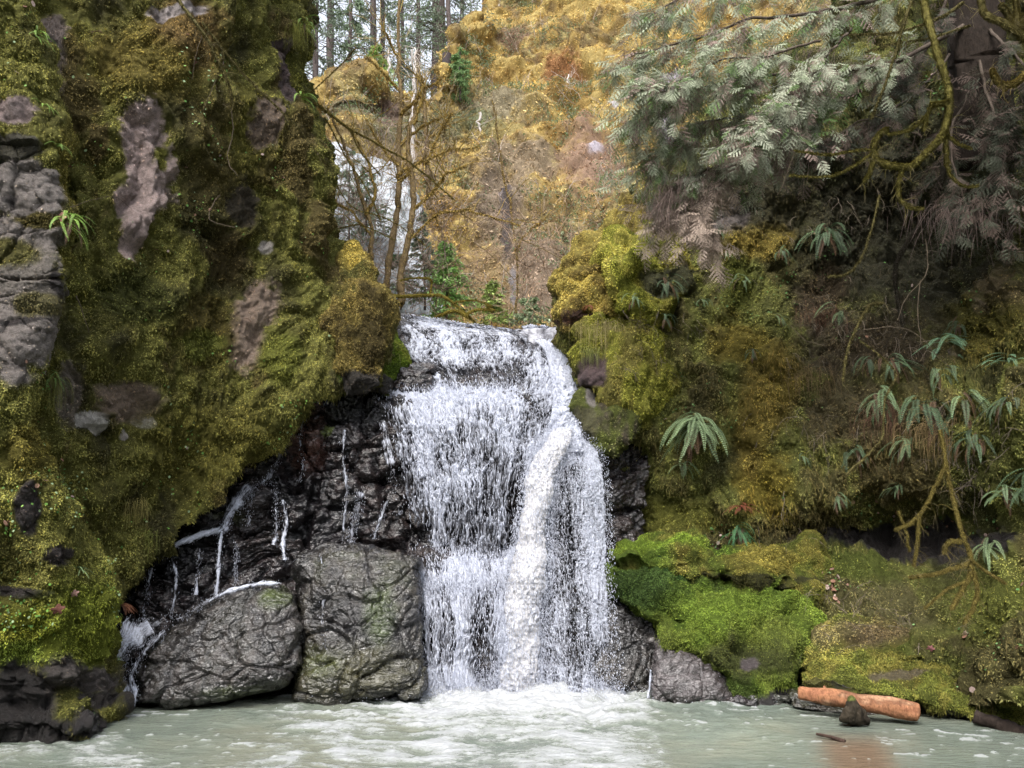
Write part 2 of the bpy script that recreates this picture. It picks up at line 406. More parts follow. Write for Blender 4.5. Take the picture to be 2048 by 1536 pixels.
CL = surface('left_cliff', rows, 620, 640, lambda W, px, py: cliffdisp(W, 1.0) * sstep(0, 0.15, 1 + 0 * px),
    lambda W, px, py: palette(W, MOSSCOLS, .9),
    items=[(300, 110, 150, 80, (.17, .14, .035), 1, .4), (380, 60, 60, 70, (.16, .11, .04), 1, .4),
           (440, 290, 80, 130, (.12, .10, .035), .9, .5), (500, 250, 60, 100, (.14, .13, .03), 1, .4),
           (285, 275, 42, 62, PINK, .06, .12), (305, 350, 50, 62, PINK, .06, .12), (272, 440, 24, 80, PINK, .06, .12, 10), (250, 400, 22, 30, PINK, .08),
           (318, 318, 16, 26, (.14, .14, .03), 1), (525, 610, 46, 42, TAN, .1, .15), (490, 670, 36, 70, TAN, .1, .18), (520, 250, 34, 60, (.15, .11, .08), .35),
           (480, 410, 34, 50, (.05, .04, .025), .4), (455, 520, 50, 60, (.07, .055, .02), .9, .4), (405, 660, 60, 70, (.09, .075, .02), .9, .4),  # first oval paints a cavity's shade as dark colour, no recess modelled
           (578, 130, 20, 70, (.045, .028, .026), .05, .1), (600, 150, 10, 60, (.10, .10, .02), 1),  # first oval paints a reddish cavity, its shade put into the colour
           (170, 840, 30, 16, (.5, .47, .44), 0, .1), (192, 855, 14, 16, (.5, .47, .44), 0, .1), (285, 842, 16, 12, (.45, .43, .4), 0, .1), (245, 870, 10, 12, (.4, .36, .33), 0, .1),
           (250, 800, 60, 40, (.2, .15, .11), .3, .2), (130, 790, 30, 60, (.18, .15, .12), .3),
           (395, 690, 40, 30, (.13, .14, .03), 1), (420, 900, 130, 90, (.14, .13, .03), 1, .5), (560, 720, 40, 50, (.16, .17, .035), 1, .4), (700, 740, 30, 24, (.12, .17, .03), 1, .3),
           (260, 590, 70, 50, (.07, .075, .02), 1, .4), (105, 130, 40, 90, (.2, .16, .14), .4, .2), (530, 495, 14, 12, (.42, .38, .34), 0), (355, 20, 60, 12, (.3, .26, .25), 0)],
    label='tall dark cliff on the left bank, hung all over with olive moss, two bare pink patches', cat='cliff', kind='structure')
# ---- nearer buttress at the left edge of the picture
SL = [(-250, 20), (-60, 36), (0, 52), (60, 66), (110, 88), (200, 104), (290, 134), (330, 132), (372, 124), (450, 136), (480, 120), (540, 138), (575, 120), (620, 110), (700, 92), (800, 62), (860, 70), (930, 96), (1000, 130), (1100, 152), (1180, 190), (1260, 212), (1330, 222), (1400, 236), (1440, 200), (1475, 190), (1520, 190)]
rows = []
for i, (y, s) in enumerate(SL):
    z = sstep(900, 1400, y)
    Yf = 7.5 + .35 * z + (.1 if y < 700 else 0); Ye = 7.9 + .95 * z
    if y > 1420: Ye = 8.15; Yf = 7.75
    r = [P(-420, y, Yf - .9), P(-160, y, Yf - .35), P(-20, y, Yf)]
    r += [P(-20 + (s + 20) * .55, y, Yf + (Ye - Yf) * .25), P(-20 + (s + 20) * .9, y, Ye - .12), P(s, y, Ye + .15), P(s - 12, y, Ye + .7), P(s - 70, y, Ye + 1.6)]
    rows.append(r)
GR = (.19, .165, .15); DK = (.035, .028, .026)
CB = surface('left_buttress', rows, 330, 760, lambda W, px, py: cliffdisp(W, .62, .8, 5) * np.where((py > 290) & (py < 770), .3, 1.) + rockdisp(W * np.array([1, 1, .8]), .34, 3, .95) + .05 * fbm(W, 5, 4, .65, 6) * sstep(270, 330, py) * sstep(800, 740, py) + .3 * rockdisp(W, .8, 3) * sstep(1250, 1350, py),
    lambda W, px, py: palette(W, MOSSCOLS[1:4], 1.2, 4),
    items=[(60, 380, 80, 65, GR, .05, .15), (40, 470, 90, 50, GR, .1, .15), (50, 550, 90, 60, (.16, .14, .12), .06, .15), (45, 660, 80, 80, GR, .1, .15), (30, 750, 40, 30, GR, .1, .2), (20, 500, 60, 30, (.13, .12, .04), .9, .3), (80, 610, 50, 24, (.1, .09, .04), .7, .3),
           (20, 225, 55, 28, (.2, .15, .14), 0, .1), (20, 300, 80, 22, (.05, .045, .03), .2), (110, 560, 14, 30, DK, 0), (20, 400, 14, 8, DK, 0), (10, 650, 90, 6, DK, 0, .1, -8),
           (75, 440, 60, 14, (.10, .085, .03), 1, .2), (130, 300, 12, 120, (.17, .15, .035), 1, .3), (135, 500, 12, 50, (.15, .14, .03), 1, .3),
           (60, 900, 60, 60, (.15, .13, .03), 1, .4), (60, 1010, 26, 50, DK, .2), (110, 1110, 30, 20, DK, .2), (30, 1185, 70, 9, DK, 0),
           (60, 1270, 80, 55, (.19, .2, .03), 1, .4), (150, 1260, 70, 90, (.15, .175, .025), 1, .4), (20, 1310, 60, 30, (.14, .18, .03), 1, .3),
           (30, 1425, 150, 92, (.02, .017, .016), 0, .12), (130, 1370, 40, 60, (.07, .06, .055), .1, .2), (200, 1365, 50, 30, (.10, .085, .08), .1, .2), (150, 1410, 40, 34, (.10, .10, .025), .9, .3), (200, 1400, 40, 18, (.04, .034, .03), 0), (185, 1455, 40, 25, (.03, .026, .026), 0)],
    label='near mossy buttress filling the left edge, bare cracked grey rock halfway up, dark foot in the pool', cat='cliff', kind='structure')
# ---- moss pillar beside the lip and green cushion next to the cascade
rock('moss_pillar', [(668, 500), (700, 488), (728, 515), (742, 570), (765, 630), (772, 700), (758, 770), (700, 792), (664, 760), (655, 680), (650, 600), (655, 540)], ylerp((480, 12.1), (790, 11.2)), .35, .9,
     lambda W, px, py: cliffdisp(W, .7, .8, 9) + .1 * fbm(W, 2.6, 2, off=3), lambda W, px, py: palette(W, [(.07, .055, .02), (.14, .11, .035), (.2, .16, .05), (.09, .085, .025)], 2.5, 3), items=[(720, 770, 50, 26, (.035, .03, .025), .2), (700, 510, 22, 30, (.3, .24, .06), 1, .4)],
     label='rust and gold moss bulging from the left wall just beside the lip of the falls', cat='mossy rock')
rock('mossy_ledge', [(745, 570), (785, 600), (800, 640), (790, 655), (812, 690), (820, 730), (795, 750), (775, 790), (740, 780), (745, 700), (750, 640)], ylerp((570, 13.3), (790, 11.7)), .25, .8,
     lambda W, px, py: cliffdisp(W, .3, 1, 19), lambda W, px, py: palette(W, [(.07, .11, .015), (.13, .19, .02), (.17, .2, .03), (.08, .1, .02)], 2.5, 5), items=[(765, 770, 30, 20, (.04, .035, .03), .1)],
     label='bright green moss ledge between the rust moss bulge and the top of the falls', cat='mossy rock')

# ---- right wall of the gorge
SR = [(120, 1560), (200, 1440), (260, 1385), (300, 1350), (380, 1275), (440, 1262), (500, 1240), (560, 1140), (620, 1122), (665, 1132), (720, 1142), (800, 1152), (870, 1158), (905, 1205), (980, 1216), (1060, 1214), (1150, 1216), (1280, 1230), (1420, 1240)]
rows = []
for y, s in SR:
    k = sstep(380, 950, y); r = [P(s + 90, y, 17.5), P(s + 14, y, 14.2), P(s + 2, y, 12.9 - .9 * k)]
    rec = .85 * math.exp(-((y - 500) / 230.) ** 2); cave = .95 * math.exp(-((y - 1080) / 38.) ** 2)
    low = sstep(1080, 1400, y)
    for x, Y, R, C in ((70, 12.35, 0, 0), (170, 11.95, .2, 0), (300, 11.6, .5, .1), (430, 11.3, .9, .55), (560, 11.0, 1.3, 1), (700, 10.5, 1.3, .9), (830, 9.9, .6, .2), (1000, 9.0, .2, 0), (1250, 8.0, 0, 0)):
        xx = s + x * (2150 - s) / 1000.
        r.append(P(xx, y, Y - (.35 * k) + R * rec + C * cave - low * 1.0))
    rows.append(r)
top = [p + (np.array([0, 2.5, 1.0]) if k < 6 else np.array([0, 1.2, 3.5])) for k, p in enumerate(rows[0])]; rows = [top] + rows
RC = [(.065, .066, .024), (.12, .125, .036), (.18, .19, .052), (.13, .12, .042), (.10, .09, .036)]
YB = (.21, .165, .04)
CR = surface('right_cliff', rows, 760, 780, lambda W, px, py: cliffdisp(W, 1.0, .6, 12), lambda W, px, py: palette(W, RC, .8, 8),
    items=[(1800, 450, 260, 230, (.045, .043, .025), .75, .6), (1500, 400, 120, 90, (.05, .045, .02), .6, .4), (1450, 420, 50, 40, (.12, .1, .09), 0, .2), (1990, 600, 50, 60, (.16, .12, .06), .4, .4), (1920, 710, 14, 10, (.3, .25, .28), 0), (1950, 610, 16, 20, (.2, .15, .11), 0), (1975, 660, 90, 70, (.10, .09, .02), 1, .4),  # first two ovals paint the overhang's shade into the wall colour
           (1500, 490, 75, 34, YB, 1, .4, -12), (1480, 560, 40, 60, (.09, .1, .02), 1, .4), (1540, 790, 60, 110, YB, 1, .45, 15), (1480, 680, 60, 50, (.17, .14, .03), 1, .4), (1530, 960, 55, 70, (.22, .18, .035), 1, .4), (1500, 900, 30, 60, YB, 1, .4),
           (1230, 700, 70, 80, (.16, .15, .04), 1, .4), (1240, 780, 60, 40, (.17, .19, .04), 1, .4), (1180, 820, 30, 60, (.11, .13, .03), .6, .3), (1250, 1000, 60, 60, (.07, .075, .02), 1, .4), (1330, 1030, 110, 36, (.16, .16, .035), 1, .4),
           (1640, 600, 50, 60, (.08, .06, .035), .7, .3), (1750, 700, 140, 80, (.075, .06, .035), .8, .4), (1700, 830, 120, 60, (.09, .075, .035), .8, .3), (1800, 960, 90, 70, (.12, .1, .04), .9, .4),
           (1220, 1010, 14, 130, (.03, .028, .026), 0, .2), (1800, 1080, 210, 32, (.022, .018, .016), .05, .15), (1700, 1140, 90, 30, (.11, .13, .03), 1, .3), (1780, 1220, 120, 50, (.13, .12, .05), .9, .4), (1980, 1200, 100, 70, (.12, .13, .03), 1, .4), (1680, 1330, 200, 60, (.12, .14, .03), 1, .4)],  # second oval paints the shade inside the cave slot as near black
    label='tall shaded right wall of the gorge with olive and gold moss over dark rock', cat='cliff', kind='structure')
# gold moss nose, ridge above it and ledges further down
GOLD = [(.14, .105, .03), (.26, .205, .055), (.35, .29, .08), (.19, .145, .04)]
YG = [(.13, .14, .02), (.25, .25, .045), (.33, .30, .07), (.18, .17, .03)]
md = lambda a, s: (lambda W, px, py: cliffdisp(W, a * 1.45, .8, s) + .16 * fbm(W, 1.4, 2, off=s + 3) + .16 * fbm(W, 3.2, 2, off=s + 7))
mc = lambda cols, s, sc=2.2: (lambda W, px, py: palette(W, cols, sc, s))
rock('moss_ridge', [(1345, 320), (1375, 345), (1350, 420), (1330, 470), (1290, 520), (1240, 560), (1150, 590), (1112, 560), (1125, 525), (1180, 490), (1225, 440), (1255, 390), (1300, 350)], ylerp((320, 13.2), (600, 12.3)), .45, 1.5, md(.4, 31), mc(GOLD, 1),
     label='gold moss ridge running down the skyline of the right wall', cat='mossy rock')
rock('moss_shoulder', [(1320, 436), (1370, 455), (1385, 520), (1370, 590), (1330, 640), (1262, 650), (1215, 600), (1205, 520), (1240, 470)], ylerp((430, 12.4), (610, 11.7)), .4, 1.3, md(.4, 33), mc(YG, 2), items=[(1350, 560, 60, 40, (.05, .05, .02), .5)],
     label='rounded yellow green moss shoulder below the gold ridge on the right wall', cat='mossy rock')
rock('moss_overhang', [(1112, 545), (1150, 560), (1205, 570), (1240, 600), (1240, 640), (1190, 645), (1150, 640), (1128, 655), (1112, 610), (1106, 575)], ylerp((545, 12.4), (655, 12.0)), .3, 1.0, md(.35, 35), mc(GOLD, 3),
     items=[(1180, 640, 60, 20, (.06, .03, .02), .3)], label='gold moss overhang right above the water at the lip', cat='mossy rock')
rock('mossy_block', [(1150, 650), (1185, 622), (1270, 618), (1340, 650), (1372, 720), (1350, 800), (1300, 850), (1250, 830), (1200, 790), (1165, 760), (1156, 700)], ylerp((630, 12.1), (800, 11.7)), .45, 1.0, md(.45, 37), mc(YG[:2] + [(.2, .18, .05)], 4),
     items=[(1190, 740, 26, 30, (.09, .06, .06), 0)], label='rounded mossy block with dry grass hanging beside the chute', cat='mossy rock')
rock('smooth_green_rock', [(1146, 735), (1175, 760), (1215, 790), (1260, 830), (1262, 880), (1235, 925), (1195, 905), (1160, 870), (1150, 800)], ylerp((735, 12.0), (925, 11.3)), .3, .8, md(.2, 39), mc([(.09, .1, .03), (.13, .15, .04), (.1, .085, .06)], 5),
     items=[(1185, 790, 14, 30, (.2, .18, .17), 0), (1180, 850, 24, 40, (.09, .085, .04), .2)], label='smooth green filmed rock below the mossy block, right of the chute', cat='rock')
BG = [(.05, .075, .016), (.085, .13, .02), (.125, .165, .028), (.105, .135, .026)]
BY = [(.08, .09, .02), (.13, .145, .03), (.18, .165, .04), (.11, .115, .026)]
S1 = rock('mossy_slab', [(1212, 1098), (1250, 1082), (1290, 1070), (1360, 1064), (1420, 1066), (1432, 1085), (1500, 1090), (1630, 1082), (1655, 1120), (1640, 1185), (1500, 1172), (1370, 1155), (1300, 1135), (1225, 1140)], ylerp((1060, 11.1), (1190, 10.45)), .35, 1.1, md(.4, 41), mc(BG[1:] + BY[:3], 6),
     items=[(1300, 1085, 100, 16, (.13, .19, .025), 1, .4), (1530, 1115, 80, 30, (.20, .175, .04), 1, .4), (1480, 1160, 200, 10, (.04, .04, .012), .6, .3)], nu=360, label='long bright green moss slab at the foot of the right wall, fern on top', cat='mossy rock')
S2 = rock('mossy_boulder', [(1205, 1128), (1260, 1118), (1310, 1128), (1370, 1140), (1480, 1152), (1600, 1165), (1640, 1205), (1625, 1290), (1600, 1350), (1570, 1405), (1480, 1408), (1420, 1370), (1350, 1300), (1300, 1255), (1225, 1200)], ylerp((1115, 10.8), (1410, 9.75)), .5, 1.2, md(.5, 43), mc(BG, 7, 1.6),
     items=[(1280, 1180, 80, 45, (.035, .06, .015), 1, .5), (1340, 1140, 40, 14, (.025, .05, .012), 1, .3), (1480, 1230, 130, 50, (.13, .19, .028), 1, .5), (1540, 1270, 70, 60, (.12, .15, .03), 1, .5), (1480, 1320, 90, 40, (.06, .07, .02), .8, .4), (1500, 1325, 20, 18, (.09, .075, .075), 0), (1560, 1395, 70, 18, (.05, .045, .045), 0, .2), (1420, 1370, 30, 30, (.05, .05, .03), .3)],
     nu=420, nv=190, label='big bright green moss boulder at the right foot of the falls', cat='boulder')
for nm, ol, Yk, bl, its, lb in (
    ('mossy_bank', [(1600, 1290), (1640, 1240), (1720, 1225), (1850, 1250), (1960, 1230), (2100, 1240), (2250, 1300), (2250, 1420), (2000, 1370), (1850, 1340), (1750, 1330), (1640, 1350), (1600, 1340)], ((1220, 10.2), (1400, 9.3)), .3, [(1750, 1260, 120, 25, (.13, .10, .05), .85, .5), (1650, 1260, 50, 20, (.14, .12, .05), .9, .4)], 'mossy bank with brown litter under the bare twigs at far right'),
    ('mossy_shelf', [(1598, 1340), (1660, 1310), (1740, 1290), (1800, 1302), (1880, 1318), (1960, 1340), (2060, 1362), (2260, 1400), (2260, 1530), (2060, 1478), (1980, 1450), (1900, 1430), (1840, 1412), (1740, 1396), (1600, 1376)], ((1290, 9.7), (1500, 8.55)), .3, [(1840, 1425, 240, 12, (.045, .04, .038), 0, .3, 12), (1990, 1365, 50, 12, (.13, .09, .08), 0), (1800, 1340, 60, 12, (.12, .1, .06), .2)], 'low layered moss shelf above the orange log at the water edge')):
    rock(nm, ol, ylerp(*Yk), bl, 1.2, lambda W, px, py: cliffdisp(W, .42, 1.6, 47) + .06 * fbm(W, 4, 2, off=3, st=(.3, .3, 3)), mc(BY, 9, 1.8), items=its, nu=460, nv=170, label=lb, cat='mossy rock')

# ---- the rock the water runs over
WR = [(.008, .007, .008), (.018, .014, .015), (.03, .022, .02), (.012, .010, .011)]
C = {  # column x: [(py, Y) * 9 rows]
 100: [(1180, 10.3), (1200, 10.25), (1220, 10.2), (1245, 10.15), (1270, 10.1), (1300, 10.0), (1340, 9.95), (1380, 9.9), (1430, 9.75)],
 240: [(1120, 10.5), (1150, 10.45), (1185, 10.4), (1215, 10.3), (1245, 10.2), (1280, 10.1), (1320, 10.0), (1365, 9.95), (1430, 9.8)],
 340: [(1020, 10.8), (1060, 10.7), (1100, 10.6), (1140, 10.5), (1180, 10.4), (1225, 10.3), (1280, 10.2), (1340, 10.1), (1430, 9.95)],
 440: [(900, 11.2), (950, 11.1), (1000, 11.0), (1050, 10.9), (1100, 10.75), (1150, 10.6), (1220, 10.45), (1310, 10.3), (1430, 10.1)],
 520: [(800, 11.6), (860, 11.5), (930, 11.4), (985, 11.2), (1040, 11.0), (1100, 10.85), (1180, 10.7), (1290, 10.5), (1430, 10.25)],
 590: [(755, 12.3), (785, 12.0), (830, 11.7), (900, 11.5), (975, 11.3), (1060, 11.1), (1120, 10.9), (1260, 10.6), (1430, 10.3)],
 660: [(745, 12.5), (770, 12.2), (795, 11.8), (870, 11.55), (960, 11.4), (1070, 11.25), (1110, 10.95), (1250, 10.6), (1430, 10.3)],
 740: [(700, 12.9), (750, 12.6), (790, 11.95), (850, 11.6), (950, 11.4), (1090, 11.25), (1125, 10.9), (1250, 10.6), (1430, 10.3)],
 800: [(632, 13.4), (715, 12.5), (786, 12.1), (830, 11.55), (940, 11.35), (1085, 11.25), (1118, 10.8), (1250, 10.55), (1430, 10.3)],
 870: [(645, 13.6), (712, 12.6), (782, 12.05), (825, 11.5), (940, 11.3), (1090, 11.2), (1128, 10.75), (1250, 10.5), (1430, 10.3)],
 950: [(660, 13.8), (712, 12.8), (778, 12.0), (815, 11.5), (930, 11.25), (1100, 11.2), (1140, 10.75), (1250, 10.5), (1430, 10.3)],
 1030: [(668, 14.0), (720, 12.9), (780, 12.0), (815, 11.5), (930, 11.3), (1090, 11.2), (1150, 10.8), (1250, 10.55), (1430, 10.3)],
 1090: [(672, 14.2), (740, 12.8), (800, 12.1), (850, 11.7), (920, 11.45), (1060, 11.3), (1160, 11.0), (1250, 10.7), (1430, 10.35)],
 1150: [(668, 14.2), (760, 12.7), (830, 12.1), (885, 11.7), (930, 11.5), (1050, 11.4), (1150, 11.15), (1250, 10.8), (1430, 10.4)],
 1215: [(668, 14.3), (780, 12.6), (860, 12.2), (905, 11.85), (960, 11.6), (1060, 11.5), (1150, 11.3), (1250, 10.9), (1430, 10.5)],
 1290: [(668, 14.4), (780, 12.9), (860, 12.4), (905, 12.1), (960, 11.9), (1060, 11.8), (1150, 11.5), (1250, 11.1), (1430, 10.7)],
}
rows = [[P(x, C[x][r][0], C[x][r][1]) for x in C] for r in range(9)]
def fr_y(px, py):     # depth of that surface at a pixel (bilinear in the table)
    xs = list(C); i = max(0, min(len(xs) - 2, int(np.searchsorted(xs, px)) - 1)); t = (px - xs[i]) / (xs[i + 1] - xs[i])
    a = np.interp(py, [q[0] for q in C[xs[i]]], [q[1] for q in C[xs[i]]]); b = np.interp(py, [q[0] for q in C[xs[i + 1]]], [q[1] for q in C[xs[i + 1]]])
    return a + (b - a) * min(max(t, 0), 1)
back = [P(x, C[x][0][0] , C[x][0][1]) + np.array([0, 6, .02 if x > 780 else .5]) for x in C]
FR = surface('falls_rock', [back, [P(x, C[x][0][0], C[x][0][1]) + np.array([0, 2.2, .02 if x > 780 else .3]) for x in C], [P(x, C[x][0][0], C[x][0][1]) + np.array([0, .7, .01 if x > 780 else .15]) for x in C]] + rows, 640, 560, lambda W, px, py: (rockdisp(W, 1.0, 2) - .3 * ell(px, py, 582, 942, 20, 48, -15) - .22 * ell(px, py, 628, 990, 9, 130, 10) - .18 * ell(px, py, 700, 1092, 120, 7, 0) - .2 * ell(px, py, 520, 1030, 60, 12, -25) - .2 * ell(px, py, 760, 980, 8, 60, -12)) * sstep(15.5, 13.8, W[..., 1]) * np.where(px > 830, .6, 1.0) * (1 - .75 * sstep(800, 700, py) * (px > 780)), lambda W, px, py: palette(W, WR, 1.6, 2, (1, 1, 1)), M_WET,
    items=[(610, 870, 40, 60, (.09, .045, .035), 0, .3), (640, 792, 20, 12, (.12, .05, .03), 0), (655, 860, 14, 20, (.08, .1, .02), 0), (455, 1030, 40, 16, (.06, .06, .03), 0, .3)], smooth=True,
    label='black wet rock face behind the falls, glistening where thin water runs over it', cat='rock face', kind='structure')
wd = lambda a, s, sc=1.0: (lambda W, px, py: rockdisp(W, a, s, sc))
GW = [(.012, .011, .011), (.022, .020, .019), (.042, .037, .034), (.018, .017, .014)]
B1 = rock('slanting_boulder', [(272, 1410), (262, 1350), (292, 1292), (345, 1254), (405, 1214), (480, 1178), (545, 1166), (592, 1190), (604, 1260), (604, 1330), (570, 1368), (500, 1385), (430, 1405), (330, 1418)], ylerp((1165, 10.3), (1420, 9.6)), .6, .7, wd(.3, 21, 1.1), mc(GW, 3), M_WET, sq=.27,
     items=[(548, 1195, 28, 20, (.04, .05, .015), 0, .5), (480, 1385, 80, 16, (.035, .04, .018), 0, .3), (560, 1370, 30, 14, (.03, .03, .02), 0)], nu=420, nv=200, label='wet grey boulder sloping to the left below the small side cascade', cat='boulder')
B2 = rock('square_boulder', [(585, 1398), (598, 1330), (594, 1230), (590, 1110), (640, 1096), (720, 1092), (800, 1102), (838, 1118), (846, 1180), (842, 1280), (850, 1370), (836, 1390), (760, 1402), (660, 1412)], ylerp((1090, 10.5), (1412, 9.8)), .5, .7, wd(.3, 24, 1.1), mc([(.010, .009, .009), (.02, .018, .017), (.034, .030, .024), (.026, .026, .016)], 4), M_WET, sq=.27,
     items=[(760, 1230, 26, 50, (.035, .048, .014), 0, .7), (700, 1350, 150, 50, (.04, .037, .018), 0, .8), (640, 1330, 40, 30, (.04, .045, .015), 0, .7)], nu=420, nv=200, label='blocky wet boulder with brown green algae, directly left of the main falls', cat='boulder')
B3 = rock('low_boulder', [(1085, 1300), (1110, 1200), (1160, 1182), (1230, 1195), (1295, 1225), (1326, 1262), (1318, 1330), (1300, 1395), (1200, 1405), (1100, 1400)], ylerp((1180, 10.85), (1405, 10.05)), .35, .8, wd(.4, 27, 1.2), mc(GW, 5), M_WET, nu=320, nv=150,
     label='dark wet boulder under the spray, right of the falls', cat='boulder')
B4 = rock('pale_boulder', [(1306, 1400), (1300, 1340), (1318, 1276), (1350, 1288), (1400, 1315), (1448, 1352), (1462, 1395), (1440, 1418), (1370, 1416)], ylerp((1275, 10.2), (1418, 9.65)), .3, .7, wd(.3, 29, 1.2), mc([(.05, .043, .043), (.08, .07, .07), (.045, .038, .038)], 6), M_WET, nu=280, nv=130,
     label='smaller grey boulder between the dark wet boulder and the green moss boulder', cat='boulder')
rock('dark_ledge', [(788, 745), (830, 728), (868, 732), (872, 780), (840, 790), (800, 786), (780, 775)], ylerp((728, 12.15), (790, 11.95)), .25, .5, wd(.4, 51, 1.5), mc(WR, 2), M_WET, nu=140, nv=70,
     label='black wet ledge under the left side of the upper cascade', cat='rock')
rock('foot_rock', [(150, 1470), (160, 1452), (185, 1440), (198, 1452), (200, 1470), (180, 1480)], 8.25, .15, .3, wd(.2, 53, 2), mc(WR, 2), M_WET, nu=80, nv=40, label='small black stone at the foot of the near left buttress', cat='stone')
rock('waterline_rock', [(1448, 1400), (1500, 1390), (1575, 1385), (1600, 1400), (1590, 1428), (1500, 1424)], 9.65, .2, .4, wd(.3, 55, 2), mc(WR + [(.07, .07, .06)], 2), M_WET, nu=120, nv=60, label='dark rock at the waterline between the green boulder and the log', cat='rock')
rock('dark_bank', [(1575, 1380), (1700, 1396), (1850, 1420), (1990, 1450), (2150, 1490), (2150, 1530), (1950, 1486), (1830, 1458), (1700, 1436), (1585, 1412)], ylerp((1380, 9.5), (1530, 8.5)), .12, .6, wd(.25, 57, 2), mc([(.02, .018, .016), (.04, .034, .03), (.03, .03, .018)], 2), M_WET, nu=260, nv=60, label='dark undercut rock rim between the moss shelf and the water', cat='rock')
EXPO = 1.75
# ------------------------------------------------------------------ falling water
WHITE = np.array([.60, .63, .73])  # foam white tinted lavender to paint in the reflected sky
FALL = obj('waterfall', None, label='white waterfall pouring over black rock into the pool, thick jet down its right half', cat='waterfall')
Q0 = P(1040, 1400, 10.0); Q0[2] = 0; FALL.location = Q0
def infall(o): o.parent = FALL; o.matrix_parent_inverse.identity(); o.location = -Q0; return o
def fsheet(rows, n, m, cols=9):
    """rows: (py, x_left, x_right, offset_left, offset_mid, offset_right) -> fine grid hugging the rock"""
    R = []
    for py, a, b, o0, o1, o2 in rows:
        r = []
        for k in range(cols):
            t = k / (cols - 1); x = a + (b - a) * t; off = np.interp(t, [0, .5, 1], [o0, o1, o2])
            r.append(P(x, py, fr_y(x, py) - off))
        R.append(r)
    return sheet(np.array(R), n, m)
def lace(G, dens, seed, fx=16, fy=4.5, warp=.06, thick=.03, fine=1.0):
    """white strands with holes; returns displaced grid, keep mask, colours"""
    u = np.concatenate([[0], np.cumsum(np.linalg.norm(np.diff(G[:, G.shape[1] // 2], axis=0), axis=1))])   # metres along the flow
    x = G[..., 0]; m_ = G.shape[0]; X0 = G[m_ // 2, :, 0]; xx = .72 * X0[None] + .28 * x          # strands follow the fan of the sheet
    q = np.stack([xx + warp * fbm(G, 3, 3, off=seed), np.broadcast_to(u[:, None], x.shape), 0 * x + seed], -1)
    q[..., 1] += .15 * fbm(G, 2.1, 3, off=seed + 4)
    qw = q + np.stack([.03 * fbm(q, 6, 3, off=seed + 2), .05 * fbm(q, 5, 3, off=seed + 3), 0 * x], -1)
    a = ridge(qw, 1, seed, 2, (fx, fy * .45, 1)); a2 = ridge(qw, 1, seed + 20, 2, (fx * 2.6 * fine, fy * 1.5 * fine, 1)); b = fbm(qw, 1, 4, .7, seed + 11, (fx * 3 * fine, fy * 2.4 * fine, 1))
    c = fbm(qw, 1, 3, .6, seed + 5, (3.2, .55, 1)); c2 = fbm(qw, 1, 2, .6, seed + 6, (1.3, 1.5, 1))
    val = .30 * a + .36 * a2 + .50 * b + .85 * c + .45 * c2
    L = val + (dens - .59) * 2.2
    keep = L > -.16
    N = normals(G); h = np.clip(L, 0, 1.2)
    G2 = G + N * (thick * (h + .8 * b + 1.2 * c))[..., None]
    w_ = sstep(-.2, .55, L)[..., None] ** 1.2; sh = (1 - .22 * sstep(.3, -.5, b))[..., None]
    col = (np.array([.03, .03, .038]) * (1 - w_) + WHITE * 1.1 * w_) * sh
    return G2, keep, col, N
def lacesheet(name, rows, n, m, dfun, seed, **k):
    G = fsheet(rows, n, m); px, py = pix(G); t = np.linspace(0, 1, n)[None] + 0 * px; s = np.linspace(0, 1, m)[:, None] + 0 * px
    dens = dfun(px, py, t, s); edge = sstep(0, .06, t) * sstep(1, .94, t)
    dens = dens * (.35 + .65 * edge) - .25 * (1 - edge)
    G2, keep, col, N = lace(G, dens, seed, **k)
    v, f, c = compact(G2.reshape(-1, 3), gridfaces(m, n, keep[:-1, :-1]), col.reshape(-1, 3))
    infall(obj(name, mesh(name, v, f, c, True), M_FOAM)); return dict(G=G2, N=N, dens=dens, px=px, py=py)
SPR = MB()
def spray(S, n, L=(.02, .09), W=(.004, .010), off=(.01, .10), seed=0, w=None, gl=1.0):
    """airborne streaks and drops thrown off a sheet"""
    G = S['G']; wt = np.clip(S['dens'] if w is None else w, .02, 1)[:-1, :-1] ** 3
    e1 = G[:-1, 1:] - G[:-1, :-1]; e2 = G[1:, :-1] - G[:-1, :-1]; wt = wt * np.linalg.norm(np.cross(e1, e2), axis=-1)
    c = np.cumsum(wt.ravel()); k = np.searchsorted(c, RNG.random(n) * c[-1]); k = np.minimum(k, wt.size - 1); r, q = np.divmod(k, wt.shape[1])
    pos = G[r, q] + S['N'][r, q] * RNG.uniform(off[0], off[1], (n, 1)) ** 1.0
    d = nrmz(nrmz(e2[r, q]) + RNG.normal(0, .16, (n, 3)) + np.array([0, -.05, -.3]) * gl)
    drops(pos, d, RNG.uniform(L[0], L[1], n), RNG.uniform(W[0], W[1], n))
def drops(pos, d, L, W, mb=None, c=None):
    n = len(pos); L = np.broadcast_to(L, (n,)); W = np.broadcast_to(W, (n,))
    s = nrmz(np.cross(d, [0.3, 1, .1])); b = np.cross(s, d)
    h = pos + d * (L * .4)[:, None]
    v = np.stack([pos, h + s * W[:, None], h + b * W[:, None] - s * W[:, None] * .5, h - b * W[:, None] - s * W[:, None] * .5, pos + d * L[:, None]], 1).reshape(-1, 3)
    t = np.array([[0, 1, 2], [0, 2, 3], [0, 3, 1], [4, 2, 1], [4, 3, 2], [4, 1, 3]])
    f = (t[None] + (np.arange(n) * 5)[:, None, None]).reshape(-1, 3)
    cc = np.repeat((WHITE if c is None else np.asarray(c)) * RNG.uniform(.8, 1.05, (n, 1)), 5, 0)
    (mb or SPR).add(v, f, cc)
